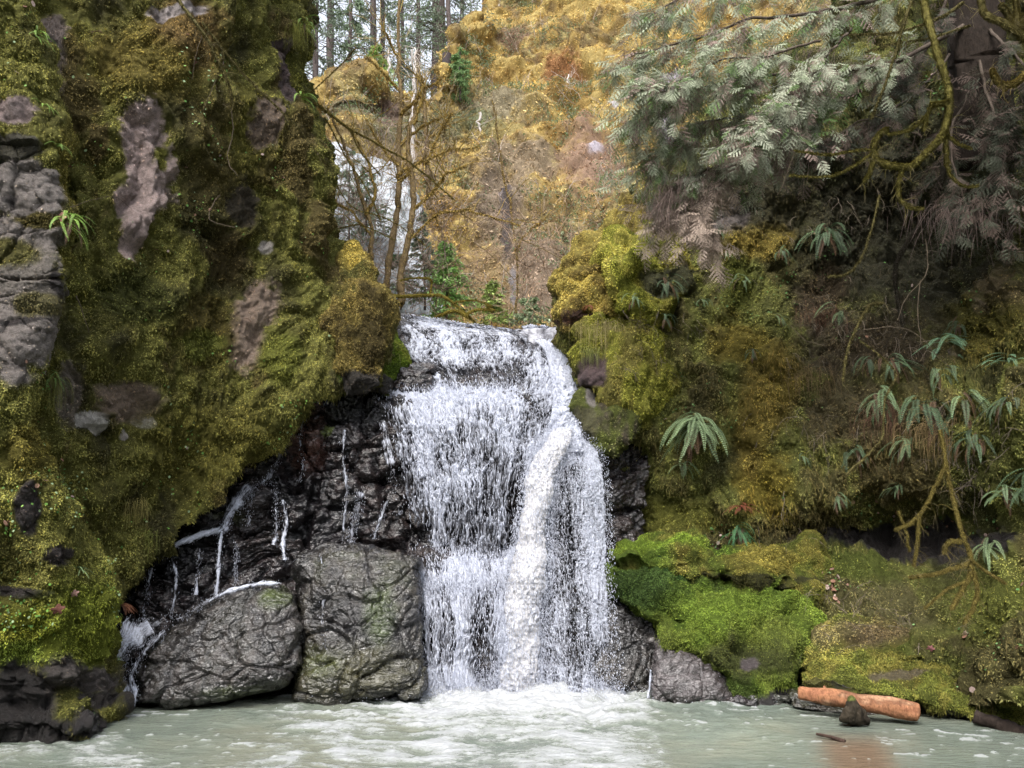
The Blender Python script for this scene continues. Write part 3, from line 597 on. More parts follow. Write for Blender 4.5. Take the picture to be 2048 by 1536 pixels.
def g(px, py, cx, cy, rx, ry): return np.exp(-(((px - cx) / rx) ** 2 + ((py - cy) / ry) ** 2))

# upper cascade sliding down the ramp
def d_up(px, py, t, s):
    d = .60 + .10 * g(px, py, 900, 700, 90, 30) + .2 * g(px, py, 1080, 740, 40, 60) - .30 * g(px, py, 830, 745, 45, 30) - .22 * g(px, py, 960, 755, 110, 22) - .25 * g(px, py, 1050, 690, 40, 14) - .25 * g(px, py, 1060, 662, 30, 8)
    return d - .25 * sstep(860, 800, px + (py - 640) * .1)
SU = lacesheet('upper_cascade', [(630, 788, 818, .14, .16, .14), (648, 790, 950, .22, .24, .2), (668, 794, 1115, .26, .28, .22), (690, 800, 1128, .24, .28, .2), (715, 808, 1130, .16, .24, .2), (745, 840, 1126, .2, .3, .25), (768, 858, 1120, .2, .28, .2), (790, 862, 1112, .12, .16, .1)], 800, 400, d_up, 1.0, fx=13, fy=6, thick=.035)
# main curtain below the ledge
def d_main(px, py, t, s):
    d = .57 + .20 * g(px, py, 930, 800, 190, 28) + .10 * g(px, py, 860, 930, 50, 160) + .10 * g(px, py, 1010, 860, 60, 60)
    d -= .22 * g(px, py, 1010, 960, 28, 80) + .17 * g(px, py, 935, 1060, 60, 60) + .12 * g(px, py, 1010, 1090, 40, 40) + .2 * g(px, py, 840, 1060, 20, 60) + .14 * g(px, py, 960, 900, 30, 60)
    return d - .34 * sstep(850, 740, px - (py - 790) * .16)
SM = lacesheet('main_curtain', [(776, 735, 1108, .10, .1, .1), (790, 730, 1116, .16, .22, .2), (806, 740, 1118, .18, .27, .25), (850, 765, 1110, .16, .25, .25), (930, 790, 1095, .16, .28, .3), (1020, 808, 1080, .18, .36, .4), (1090, 815, 1070, .2, .4, .45), (1135, 820, 1065, .1, .15, .3)], 900, 800, d_main, 2.0, fx=18, fy=5.5, thick=.04)
# lower curtain off the second ledge
def d_low(px, py, t, s):
    d = .56 + .22 * g(px, py, 900, 1160, 90, 26) + .12 * g(px, py, 970, 1200, 50, 60) + .10 * sstep(1320, 1390, py)
    return d - .35 * sstep(870, 820, px) - .14 * g(px, py, 900, 1300, 60, 50)
SL_ = lacesheet('lower_curtain', [(1098, 800, 1060, .08, .1, .2), (1112, 800, 1060, .12, .16, .3), (1135, 812, 1058, .18, .26, .34), (1180, 824, 1052, .2, .34, .4), (1260, 838, 1046, .22, .4, .42), (1340, 842, 1040, .22, .4, .4), (1420, 845, 1036, .2, .36, .4)], 600, 640, d_low, 3.0, fx=22, fy=4.5, thick=.035)
# veil right of the jet
def d_veil(px, py, t, s):
    d = .46 + .42 * g(px, py, 1140, 890, 60, 34) + .12 * g(px, py, 1190, 950, 26, 60) - .16 * g(px, py, 1130, 1080, 36, 110) + .1 * g(px, py, 1190, 1240, 40, 60) + .16 * sstep(1300, 1390, py)
    return d
SV = lacesheet('right_veil', [(868, 1098, 1150, .05, .1, .05), (878, 1078, 1172, .12, .3, .2), (905, 1066, 1196, .2, .5, .35), (960, 1060, 1207, .25, .62, .45), (1060, 1060, 1212, .3, .75, .5), (1180, 1064, 1216, .35, .85, .6), (1290, 1066, 1226, .35, .8, .65), (1420, 1068, 1235, .3, .75, .6)], 460, 800, d_veil, 4.0, fx=26, fy=9, warp=.03, thick=.03, fine=1.3)
# chute from the lip to the spout
SC_ = lacesheet('chute', [(652, 1040, 1128, .0, .02, .02), (668, 1052, 1136, .08, .1, .1), (700, 1085, 1136, .25, .35, .2), (740, 1098, 1142, .35, .5, .3), (790, 1104, 1150, .4, .55, .4), (840, 1100, 1152, .35, .5, .4), (880, 1084, 1158, .3, .45, .4), (910, 1070, 1160, .3, .6, .4)], 180, 340,
    lambda px, py, t, s: .8 + .3 * sstep(690, 720, py) - .3 * g(px, py, 1100, 672, 30, 12), 5.0, fx=12, fy=6, thick=.05)
# jet
jp = [(1128, 858, 11.25, 20), (1112, 890, 11.0, 30), (1090, 930, 10.8, 33), (1076, 985, 10.62, 31), (1064, 1060, 10.45, 30), (1054, 1150, 10.3, 35), (1045, 1240, 10.2, 39), (1040, 1320, 10.1, 42), (1038, 1375, 10.05, 46), (1037, 1425, 10.0, 56)]
ja = cr(np.array(jp, float), 420); nth = 220; th = np.linspace(0, 2 * math.pi, nth, endpoint=False)
cen = P(ja[:, 0], ja[:, 1], ja[:, 2]); rr = ja[:, 3] / FOC * ja[:, 2] * .86
G = cen[:, None] + rr[:, None, None] * np.stack([np.cos(th), .75 * np.sin(th), 0 * th], -1)[None]
st = (1, 1, .55)
N = wrapnormals(G)
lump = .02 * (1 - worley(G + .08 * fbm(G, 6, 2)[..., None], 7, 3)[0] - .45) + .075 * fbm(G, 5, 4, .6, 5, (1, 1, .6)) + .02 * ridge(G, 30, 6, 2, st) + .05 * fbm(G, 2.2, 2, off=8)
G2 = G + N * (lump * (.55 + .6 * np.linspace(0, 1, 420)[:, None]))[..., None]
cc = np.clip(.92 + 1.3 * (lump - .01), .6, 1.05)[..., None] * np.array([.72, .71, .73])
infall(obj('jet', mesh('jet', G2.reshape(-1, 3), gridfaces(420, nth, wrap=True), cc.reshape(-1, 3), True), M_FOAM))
Gv = cen[:, None] + (rr * np.linspace(1.15, 1.5, 420))[:, None, None] * np.stack([np.cos(th), .8 * np.sin(th), 0 * th], -1)[None]
Gv = Gv + N * (.06 * fbm(Gv, 2.6, 3, off=14))[..., None]
Gr = np.concatenate([Gv, Gv[:, :1]], 1); Gr = np.repeat(Gr, 2, 1)[:, :-1] * .5 + np.repeat(Gr, 2, 1)[:, 1:] * .5; Gr = cr(Gr, 760)
G3, kp, c3, _n = lace(Gr, np.full(Gr.shape[:2], .40), 6.0, fx=14, fy=6, warp=.05, thick=.03)
kp &= c3[..., 0] > .42
v3, f3, c3 = compact(G3.reshape(-1, 3), gridfaces(G3.shape[0], G3.shape[1], kp[:-1, :-1]), np.clip(c3.reshape(-1, 3) * 1.3, 0, .84))
infall(obj('jet_fringe', mesh('jet_fringe', v3, f3, c3, True), M_FOAM))
SJ = dict(G=G2, N=N, dens=np.ones(G2.shape[:2]), px=0, py=0)
spray(SU, 2500, (.02, .07), (.003, .008), (.0, .05))
spray(SM, 7000, (.02, .10), (.002, .005), (.0, .13))
spray(SL_, 5000, (.02, .09), (.002, .005), (.0, .12))
spray(SV, 15000, (.01, .04), (.002, .005), (-.02, .2), w=np.ones(SV['dens'].shape))
spray(SC_, 2500, (.02, .06), (.004, .008), (.0, .05))
spray(SJ, 16000, (.012, .045), (.002, .006), (-.01, .12))
# drops thrown wide at the foot and along the veil's right edge
n = 36000; th = RNG.uniform(0, 2 * math.pi, n); r = RNG.exponential(.42, n); h = RNG.exponential(.2, n) * np.exp(-r * .6)
pos = Q0 + np.stack([np.cos(th) * r * 1.5, .15 + np.sin(th) * r * .5, h], -1); pos = pos[pos[:, 1] < 10.5]
drops(pos, nrmz(RNG.normal(0, 1, pos.shape)), RNG.uniform(.005, .015, len(pos)), RNG.uniform(.002, .0045, len(pos)))
n = 9000; x = 830 + RNG.random(n) * 420; pos = P(x, 1392 - RNG.exponential(14, n), 10.15 - RNG.random(n) * .3)
drops(pos, nrmz(RNG.normal(0, 1, (n, 3))), .014, .006)
infall(SPR.build('spray', M_FOAM, smooth=False))

# thin streams on the black rock left of the falls
def offrock(px, py, off=.12):
    return P(px, py, fr_y(px, py) - off)
def stream(name, pts, width, strands, label, off=.13, boulder=None, dropn=300, cat='side cascade', dens=.45):
    """a narrow broken film of white water following a path on the rock"""
    pts = np.array(pts, float); m = max(60, int(np.linalg.norm(np.diff(pts, axis=0), axis=1).sum() * 1.3)); a = cr(pts, m)
    ww = np.interp(np.linspace(0, 1, m), np.linspace(0, 1, len(width)), width) * .5
    ww = ww * (1 + .5 * fbm(np.stack([np.linspace(0, 1, m) * len(pts) * 2.2, np.zeros(m), np.full(m, a[0, 0])], -1), 1, 3))
    d = nrmz(np.gradient(a, axis=0)); nx, ny = -d[:, 1], d[:, 0]
    ww = ww * .62; n = int(max(12, 1.8 * max(width))); k = np.linspace(-1, 1, n)
    X = a[:, :1] + nx[:, None] * ww[:, None] * k; Y = a[:, 1:] + ny[:, None] * ww[:, None] * k
    if boulder is None: D = np.array([[fr_y(X[i, j], Y[i, j]) for j in (0, n // 2, n - 1)] for i in range(m)]); D = np.stack([np.interp(k, [-1, 0, 1], r) for r in D])
    else: D = np.interp(Y, *boulder)
    D = D - off - .03 * (1 - k * k)
    G = P(X, Y, D); sd = float(a[0, 0] * .37 % 40)
    de = dens + .16 * (1 - np.abs(k[None])) - .30 * np.abs(k[None]) ** 3 + .22 * fbm(np.stack([np.linspace(0, 1, m) * m / 22., np.zeros(m), np.full(m, sd)], -1), 1, 3)[:, None]
    G2, keep, col, N = lace(G, de, sd, fx=26, fy=8, warp=.03, thick=.012, fine=1.0)
    mb = MB(); v, f, c = compact(G2.reshape(-1, 3), gridfaces(m, n, keep[:-1, :-1]), col.reshape(-1, 3)); mb.add(v, f, c)
    dropn = dropn // 2; j = RNG.integers(0, m - 1, dropn); q = RNG.integers(0, n, dropn); pos = G2[j, q] + RNG.normal(0, .02, (dropn, 3))
    drops(pos, nrmz(np.array([0, 0, -1]) + RNG.normal(0, .3, (dropn, 3))), RNG.uniform(.01, .04, dropn), RNG.uniform(.002, .004, dropn), mb)
    return mb.build(name, M_FOAM, label=label, cat=cat)
stream('side_cascade', [(610, 792), (596, 820), (580, 862), (562, 905), (548, 935), (536, 958), (524, 964), (500, 976), (478, 1002), (462, 1022), (452, 1052), (440, 1060), (400, 1070), (350, 1090), (318, 1112)], [12, 14, 14, 20, 40, 44, 30, 22, 20], 26, 'thin white stream zigzagging down the black rock from the left end of the ledge', .2, dropn=900)
stream('water_thread', [(543, 962), (552, 985), (551, 1015), (553, 1055), (548, 1090)], [18, 14, 11, 22], 7, 'white thread of water under the bend of the zigzag stream', .2)
stream('water_thread', [(444, 1062), (440, 1090), (437, 1130), (434, 1175), (430, 1195)], [10, 14, 13, 22], 6, 'white thread left of the middle one, ending on the slanting boulder', .2)
stream('water_thread', [(470, 1080), (474, 1110), (470, 1140), (474, 1168)], [10, 12, 12, 18], 6, 'short white thread ending on top of the slanting boulder', .2)
stream('water_thread', [(304, 1136), (298, 1160), (292, 1195), (284, 1236)], [14, 12, 12, 10], 6, 'leftmost white thread under the green cliff edge', .2, dropn=160)
stream('water_thread', [(722, 985), (712, 1030), (704, 1070), (704, 1100), (694, 1140), (690, 1200)], [36, 28, 24, 40, 44, 40], 12, 'loose white thread running over the left part of the rock face onto the blocky boulder', .25, dropn=900)
stream('water_thread', [(775, 1000), (760, 1040), (748, 1078)], [14, 12, 12], 3, 'faint short thread close to the left edge of the main curtain', .22, dropn=120)
mbx = ([1165, 1230, 1300, 1420], [10.02, 9.80, 9.55, 9.3])
stream('side_apron', [(560, 1166), (520, 1168), (480, 1176), (440, 1190), (400, 1212), (370, 1232), (320, 1244), (270, 1256), (235, 1275)], [10, 14, 16, 16, 22, 28, 44, 60, 60], 22, 'white rill running left along the top edge of the slanting boulder', .12, boulder=mbx, dropn=500, dens=.36)
stream('side_apron', [(300, 1250), (262, 1272), (232, 1300), (226, 1330), (240, 1370), (252, 1410)], [80, 96, 86, 66, 60, 74], 46, 'frothy apron of the side stream falling into the pool beside the near buttress', .14, boulder=mbx, dropn=1800)
stream('side_apron', [(330, 1262), (300, 1290), (275, 1325), (262, 1350), (268, 1385), (262, 1412)], [12, 20, 30, 30, 24, 30], 16, 'thin right hand branch of the frothy side apron', .14, boulder=mbx, dropn=400)
stream('water_thread', [(1302, 1340), (1300, 1365), (1296, 1396)], [9, 7, 8], 2, 'tiny thread in the crack between the two grey boulders at right', .35, boulder=([1300, 1400], [10.2, 10.1]), dropn=60)

for k_, (pts, wd_, lb) in enumerate((
 ([(505, 985), (500, 1010), (497, 1050)], [10, 14, 18], 'fine broken thread under the foamy step, right of the bend'),
 ([(565, 1000), (572, 1040), (566, 1090), (570, 1120)], [12, 16, 14, 12], 'fine broken thread right of the main zigzag thread'),
 ([(610, 830), (600, 880), (606, 930), (598, 960)], [10, 12, 10, 14], 'faint thread on the reddish rock below the top of the zigzag'),
 ([(690, 860), (686, 920), (694, 980), (688, 1040), (684, 1092)], [14, 20, 16, 22, 20], 'faint broken film down the middle of the black rock'),
 ([(640, 1110), (650, 1160), (644, 1230), (652, 1300)], [12, 16, 20, 16], 'faint film on the face of the blocky boulder'),
 ([(400, 1100), (396, 1140), (392, 1190)], [8, 12, 12], 'faint thread between the two white threads at the lower left'),
 ([(340, 1110), (352, 1150), (348, 1200), (340, 1235)], [10, 12, 14, 12], 'faint thread beside the leftmost one'),
 ([(765, 840), (778, 900), (790, 960), (800, 1030)], [34, 40, 40, 36], 'thin lace of water along the left edge of the main curtain'))):
    stream('water_thread', pts, wd_, 5, lb, .16 if pts[0][0] != 640 else .0, boulder=None if pts[0][0] != 640 else ([1090, 1412], [10.1, 9.35]), dropn=160, dens=.36)
# ------------------------------------------------------------------ pool
xs = np.concatenate([np.linspace(-60, -8.2, 30), np.arange(-8, 8.2, .016), np.linspace(8.4, 60, 30)])
ys = np.concatenate([np.linspace(-40, 5.8, 30), np.arange(6, 11.2, .016), np.linspace(11.4, 14, 6)])
X, Yg = np.meshgrid(xs, ys); G = np.stack([X, Yg, 0 * X], -1).astype(F32); px, py = pix(G)
dx, dy = X - Q0[0], Yg - Q0[1]; d = np.sqrt(dx ** 2 * .55 + dy ** 2 * 1.0)
act = np.exp(-(d / 1.9) ** 2)
Wp = G + np.stack([.35 * fbm(G, .9, 3, off=1), .25 * fbm(G, .9, 3, off=9), 0 * X], -1)
r1 = ridge(Wp, 1.3, 2, 4, (.8, 1.9, 1)); r2 = fbm(Wp, 5, 4, .62, 3, (.7, 1.5, 1)); r3 = ridge(Wp, 3.4, 7, 3, (.7, 1.6, 1)); r4 = fbm(G, 16, 3, .65, 13, (.6, 1.3, 1))
z = .012 * fbm(G, 2.2, 3, off=5, st=(.6, 1.5, 1)) + act * (.09 * r1 + .03 * r3 + .08 * fbm(Wp, 2.6, 3, off=30)) + .006 * r2 + .035 * np.exp(-(d / .6) ** 2) + .02 * act * r4
z += .05 * np.exp(-((X - Q0[0]) / 1.6) ** 2) * sstep(9.6, 10.1, Yg) * (1 + r4)
left = np.exp(-(((px - 110) / 190) ** 2 + ((py - 1500) / 34) ** 2)); z += .03 * left * r1
d2 = np.sqrt(dx ** 2 * .42 + (dy + .9) ** 2 * .25)
f = -.72 + 1.3 * np.exp(-(d / .8) ** 2) + .95 * np.exp(-(d2 / 1.6) ** 2) + .75 * r1 * np.exp(-(d / 4.5) ** 2) + .6 * r2 + .6 * r3 * np.exp(-(d / 5) ** 2) + .35 * r4 + .35 * fbm(Wp, .9, 3, off=31)
f += .80 * left + .34 * sstep(8.3, 7.2, Yg) * sstep(2.2, 1.2, X) * sstep(-5.5, -3.2, X)
base_line = np.exp(-((px - 1020) / 230) ** 2) * sstep(9.45, 9.95, Yg); f += .35 * base_line
f -= .9 * sstep(1230, 1480, px + 130 * r2 + 60 * r1) * sstep(1395, 1425, py)
foam = sstep(-.30, 1.25, f)
fleck = .8 * sstep(.54, .74, fbm(G, 9, 3, .55, 44, (.7, 1.5, 1)) + .62 * np.exp(-(((px - 1510) / 75) ** 2 + ((py - 1406) / 13) ** 2)) + .33 * np.exp(-(((px - 1920) / 200) ** 2 + ((py - 1490) / 36) ** 2)) + .28 * np.exp(-(((px - 1420) / 90) ** 2 + ((py - 1430) / 26) ** 2)) + .33 * np.exp(-(((px - 270) / 90) ** 2 + ((py - 1432) / 14) ** 2)) + .12 * np.exp(-((px - 400) / 260) ** 2 - ((py - 1480) / 50) ** 2))
fleck = np.maximum(fleck, sstep(.5, 1, np.exp(-((py - (1432 + (px - 1600) * .112 + 5 * r2)) / 2.5) ** 2) * (px > 1600) * (.5 + .9 * fbm(G, 3, 2, off=6))))
foam = np.clip(foam * .97 + fleck * .9, 0, 1)
z += .012 * foam * (1 + r4)
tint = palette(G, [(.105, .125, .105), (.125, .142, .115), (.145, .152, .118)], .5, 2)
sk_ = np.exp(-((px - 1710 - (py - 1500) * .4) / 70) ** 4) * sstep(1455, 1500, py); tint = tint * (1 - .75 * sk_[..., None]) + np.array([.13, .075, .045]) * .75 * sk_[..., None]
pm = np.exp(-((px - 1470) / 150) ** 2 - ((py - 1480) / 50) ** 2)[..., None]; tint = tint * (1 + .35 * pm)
G[..., 2] = z
far = (np.abs(X) > 8) | (Yg < 5.9); foam[far] = 0; 
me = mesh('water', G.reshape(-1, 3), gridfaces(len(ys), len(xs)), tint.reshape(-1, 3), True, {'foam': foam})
def _pool(nt, b, out):
    c = attr(nt, 'col').outputs['Color']; fo = attr(nt, 'foam').outputs['Fac']
    n = noisetex(nt, 38, 5, .7, coord(nt, (.7, 1.4, 1)))
    m = nt.nodes.new('ShaderNodeMath'); m.operation = 'MULTIPLY_ADD'; m.inputs[1].default_value = 1.0; m.inputs[2].default_value = 0
    s = nt.nodes.new('ShaderNodeMath'); s.operation = 'SUBTRACT'; nt.links.new(n, s.inputs[0]); s.inputs[1].default_value = .5
    nt.links.new(s.outputs[0], m.inputs[0]); m.inputs[1].default_value = 1.3; nt.links.new(fo, m.inputs[2])
    k = ramp(nt, m.outputs[0], [(.15, 0), (1.0, 1)])
    nt.links.new(mulc(nt, mulc(nt, c, (.20, .215, .195), ramp(nt, k, [(0, 0), (.5, 1)]), 'MIX'), (.33, .34, .355), ramp(nt, k, [(.35, 0), (1, 1)]), 'MIX'), b.inputs['Base Color'])
    nt.links.new(ramp(nt, k, [(0, .10), (1, .5)]), b.inputs['Roughness']); b.inputs['IOR'].default_value = 1.33
    bump(nt, b, noisetex(nt, 9, 6, .62, coord(nt, (.6, 1.5, 1))), .05, .7)
M_POOL = mat('pool_water', _pool)
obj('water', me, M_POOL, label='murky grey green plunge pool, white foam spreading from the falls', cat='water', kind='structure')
# ------------------------------------------------------------------ helpers on the rock
_AP = np.concatenate([np.stack([S['px'], S['py']], -1)[: (S.get('front') or None)].reshape(-1, 2) for S in STRATA])
_AG = np.concatenate([S['G'][: (S.get('front') or None)].reshape(-1, 3) for S in STRATA]); _AN = np.concatenate([S['N'][: (S.get('front') or None)].reshape(-1, 3) for S in STRATA])
_keep = (_AP[:, 0] > -100) & (_AP[:, 0] < 2150); _AP, _AG, _AN = _AP[_keep], _AG[_keep], _AN[_keep]
def onrock(x, y, r=7):
    i = np.where((np.abs(_AP[:, 0] - x) < r) & (np.abs(_AP[:, 1] - y) < r))[0]
    if len(i) == 0: return onrock(x, y, r * 2)
    k = i[np.argmin(_AG[i, 1])]; return _AG[k], nrmz(_AN[k] + np.array([0, -.4, 0]))
# ------------------------------------------------------------------ moss
mosscover(CL, 340000, (.012, .031), 'moss', (.55, 1.8), 'dense olive moss tufts hanging on the left wall')
mosscover(CB, 130000, (.009, .025), 'moss', (.6, 2.0), 'olive moss tufts on the near left buttress')
mosscover(B2, 2500, (.01, .022), 'moss', (.6, 1.5), 'thin brown green algae tufts low on the blocky boulder', wfun=lambda S: sstep(1280, 1360, S['py']) * sstep(.05, .3, fbm(S['G'], 2.2, 3, off=8)) + 1e-5) if 0 else None
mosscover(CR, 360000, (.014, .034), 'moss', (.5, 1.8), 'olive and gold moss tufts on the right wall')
for S in STRATA:
    if S['o'].name in ('moss_pillar', 'moss_ridge', 'moss_shoulder', 'moss_overhang', 'mossy_ledge', 'mossy_block', 'mossy_slab', 'mossy_boulder', 'mossy_bank', 'mossy_shelf', 'smooth_green_rock'):
        nm = S['o'].name; n = {'mossy_boulder': 84000, 'mossy_slab': 46000, 'mossy_shelf': 76000, 'mossy_bank': 36000, 'smooth_green_rock': 2500}.get(nm, 20000)
        big = nm in ('mossy_boulder', 'mossy_slab', 'mossy_shelf')
        o = mosscover(S, n, (.008, .021) if big else (.012, .030), 'moss_tufts', (.7, 1.9), None, droop=.15 if big else .5, cat=None); del o['kind']; o.parent = S['o']

def beards(S, n, L, label, tint=(1.05, 1.0, .9), thr=-.15):
    """longer hanging strands of moss on the crests"""
    pos, nr, c, px, py = sample(S, n, lambda S_: sstep(thr, thr + .2, fbm(S_['G'], 1.9, 3, off=33)) * sstep(-.1, .2, S_['D'] - .0) + 1e-4)
    l = RNG.uniform(L[0], L[1], n); d = nrmz(nr * .22 + RNG.normal(0, .16, (n, 3)) + [0, 0, -1])
    v, f, cc = leafcloud(pos + nr * .03, d, nr, l, l * .085, c * np.array(tint) * RNG.uniform(.5, 1.7, (n, 1)), .3)
    return obj('hanging_moss', mesh('hanging_moss', v, f, cc), M_MOSSL, label=label, cat='moss', kind='stuff')
beards(CL, 20000, (.03, .085), 'long moss strands hanging from the bulges of the left wall')
beards(CB, 9000, (.025, .07), 'moss strands hanging off the near left buttress')
beards(CR, 26000, (.04, .12), 'brown and olive moss strands hanging from the right wall', (1.0, .88, .85), -.15)
for S in STRATA:
    if S['o'].name in ('mossy_block', 'moss_shoulder', 'moss_overhang', 'moss_ridge', 'moss_pillar', 'mossy_boulder', 'mossy_slab', 'mossy_shelf'):
        o = beards(S, 2600 if 'oss_' in S['o'].name and S['o'].name[:5] != 'mossy' else 3000, (.02, .06), None, (1.0, .95, .9)); del o['kind']; del o['category']; o.parent = S['o']

# ------------------------------------------------------------------ small leaves
def leaflets(name, pts, size, col, label, seedj=.3):
    """round little leaves, a few per point"""
    N = len(pts); pos = pts[:, 0]; nr = nrmz(pts[:, 1] + RNG.normal(0, .45, (N, 3)) + np.array([0, -.1, .5]))
    a = nrmz(np.cross(nr, RNG.normal(0, 1, (N, 3)))); b = np.cross(nr, a); s = RNG.uniform(size[0], size[1], N)[:, None]
    t = np.arange(6) * math.pi / 3
    v = (pos + nr * .03)[:, None] + s[:, None] * (a[:, None] * np.cos(t)[None, :, None] + b[:, None] * np.sin(t)[None, :, None])
    c = np.repeat(np.array(col)[RNG.integers(0, len(col), N)] * RNG.uniform(.6, 1.3, (N, 1)), 6, 0)
    return obj(name, mesh(name, v.reshape(-1, 3), np.arange(6 * N).reshape(N, 6), c), M_LEAF, label=label, cat='leaves', kind='stuff')
def clusters(S, n, per, spread, thr=0.0, wf=None):
    pos, nr, c, px, py = sample(S, n * per, lambda S_: sstep(thr, thr + .25, fbm(S_['G'], 1.7, 3, off=77)) * (wf(S_) if wf else 1) + 1e-4)
    return np.stack([pos + RNG.normal(0, spread, pos.shape), nr], 1)
GREENS = [(.13, .26, .05), (.20, .34, .09), (.10, .2, .05), (.28, .38, .2)]
leaflets('small_leaves', np.concatenate([clusters(CL, 900, 1, .01, .1, lambda S: .15 + sstep(650, 1000, S['py'])), clusters(CL, 500, 1, .01, .35)]), (.008, .019), GREENS, 'small round bright leaves dotted over the left wall')
leaflets('small_leaves', clusters(CB, 900, 1, .01, .0, lambda S: .1 + sstep(900, 1150, S['py'])), (.007, .016), GREENS, 'small round bright leaves on the near left buttress')
leaflets('small_leaves', clusters(CR, 1500, 1, .01, .2), (.008, .02), [(.1, .2, .06), (.16, .26, .1), (.07, .13, .04)], 'small round leaves dotted over the right wall')
leaflets('fallen_leaves', np.concatenate([clusters(CR, 260, 1, .01, .3, lambda S: sstep(900, 1200, S['py']) + .1), clusters(CL, 80, 1, .01, .3), clusters(CB, 40, 1, .01, .2)]), (.014, .035), [(.30, .18, .13), (.22, .12, .08), (.4, .3, .26)], 'brown fallen leaves caught on the moss of both walls')

# ------------------------------------------------------------------ ferns
def frond_mesh(base, out, length, droop, width, col, npin=12, back=.35, curl=1.0):
    """sword fern frond: arching midrib with narrow leaflets down both sides"""
    n = npin * 2 + 1; t = np.linspace(0, 1, n); up = np.array([0, 0, 1.]); out = nrmz(out)
    ang = back - (back + droop) * t ** (1 / curl)        # elevation along the frond
    step = length / (n - 1); p = np.zeros((n, 3)); p[0] = base
    hz = nrmz(np.array([out[0], out[1], 0.])); side = np.cross(hz, up)
    sw = RNG.normal(0, .25)
    for i in range(1, n): p[i] = p[i - 1] + step * (hz * math.cos(ang[i]) + up * math.sin(ang[i]) + side * sw * t[i] * .6)
    d = nrmz(np.gradient(p, axis=0)); nn = nrmz(np.cross(np.broadcast_to(side, d.shape), d)); nn = np.where((nn[:, 2:] < 0) & (nn[:, 1:2] > 0), -nn, nn)
    mb = MB(); mb.tube(p[::2], np.linspace(.0035, .001, len(p[::2])), np.array(col) * .55, 4)
    i = np.arange(3, n); w = width * np.sin(np.clip((t[i] * .93 + .07), 0, 1) * math.pi) ** .55 * (1 - .35 * t[i]); w = np.maximum(w, .004)
    for sg in (-1, 1):
        s2 = nrmz(np.cross(d[i], nn[i])) * sg
        dd = nrmz(s2 + d[i] * .38 - nn[i] * .12 + np.array([0, 0, -.18]))
        v, f, c = leafcloud(p[i], dd, nn[i], w * RNG.uniform(.8, 1.1, len(i)), step * .66 + 0 * w, np.array(col) * RNG.uniform(.8, 1.2, (len(i), 1)), .12)
        mb.add(v, f, c)
    return mb
FG = (.12, .175, .085); FD = (.07, .11, .055); FL = (.19, .26, .13); FY = (.20, .33, .06)
def fern(px, py, size, n, col, label, droop=1.45, width=.05, dead=3, spread=1.2, face=None, name='fern', group='sword ferns growing on the rock walls', jit=.35):
    p, nr = onrock(px, py); p = p + nr * .02; size *= 1.2; n = int(n * 1.7); width *= 1.15
    root = obj(name, None, label=label, cat='fern', group=group); root.location = p
    f = nr if face is None else np.array(face, float); a0 = math.atan2(f[1], f[0])
    for k in range(n + dead):
        a = a0 + spread * (2 * (k + .5) / n - 1 + RNG.normal(0, .08)) if k < n else a0 + RNG.uniform(-1, 1)
        L = size * RNG.uniform(.7, 1.1); dr = droop * RNG.uniform(.75, 1.2)
        cc = np.array(col) * RNG.uniform(.55, 1.45); bk = RNG.uniform(.1, .9)
        if k >= n: cc = np.array((.13, .075, .045)); L *= .8; dr = 1.55; bk = -.3
        mb = frond_mesh(RNG.normal(0, .05 * size / .5, 3), np.array([math.cos(a), math.sin(a), 0]), L, dr, width * size / .6 * RNG.uniform(.85, 1.1), cc, back=bk, curl=RNG.uniform(1.2, 2.4))
        mb.build('frond' if k < n else 'dead_frond', M_FERN, root, smooth=False)
    return root
fern(1392, 848, .62, 19, FL, 'large bright sword fern fanning out in the middle of the right wall', 1.35, .055, 5, 1.9)
fern(1372, 925, .26, 6, FG, 'small fern hanging right below the large bright one', 1.4, .05, 2)
fern(1645, 480, .55, 10, FD, 'blue green fern drooping below the dark hollow at upper right', 1.4, .055, 3, 1.3)
fern(1350, 545, .38, 8, FD, 'dark fern tucked under the yellow green shoulder', 1.4, .05, 2)
fern(1270, 590, .26, 5, FG, 'small fern at the underside of the gold overhang near the lip', 1.3, .05, 2)
fern(1478, 562, .26, 5, FG, 'small fern just below the gold moss patch on the right wall', 1.3, .05, 1)
fern(1452, 515, .2, 4, FG, 'tiny fern beside the gold moss patch, above the lone small fern', 1.2, .05, 0)
fern(1670, 625, .4, 5, FG, 'fern with few green fronds and a skirt of dead brown ones', 1.3, .05, 8)
fern(1890, 690, .5, 8, (.11, .19, .11), 'teal fern standing highest in the fern thicket on the right wall', 1.0, .06, 1, 1.3)
fern(1850, 820, .55, 9, FD, 'dark fern hanging in the middle of the fern thicket', 1.5, .055, 6, 1.4)
fern(1755, 800, .5, 8, FG, 'fern at the left side of the thicket with long hanging fronds', 1.5, .055, 6, 1.4)
fern(1930, 800, .5, 7, FG, 'fern at the right side of the thicket', 1.5, .055, 3, 1.3)
fern(1790, 745, .4, 7, FD, 'half hidden fern between the arching twigs of the thicket', 1.2, .055, 4, 1.5)
fern(2020, 718, .36, 6, (.13, .22, .12), 'teal fern with short fronds near the right border, level with the thicket top', .8, .05, 1)
fern(1472, 1052, .34, 10, (.07, .17, .07), 'green fern growing on the long moss slab', 1.3, .045, 5, 1.7)
fern(1972, 1080, .34, 6, FL, 'pale fern beside the bare hanging twigs at lower right', 1.5, .05, 1)
fern(1990, 975, .42, 8, FG, 'fern spreading over the dark recess at the far right', .9, .05, 2, 1.6)
fern(2046, 940, .5, 8, FD, 'fern cut by the right border of the photo', 1.2, .055, 3, 1.6)
fern(1795, 985, .22, 6, FG, 'small fern above the dark cave slot', 1.3, .05, 1)
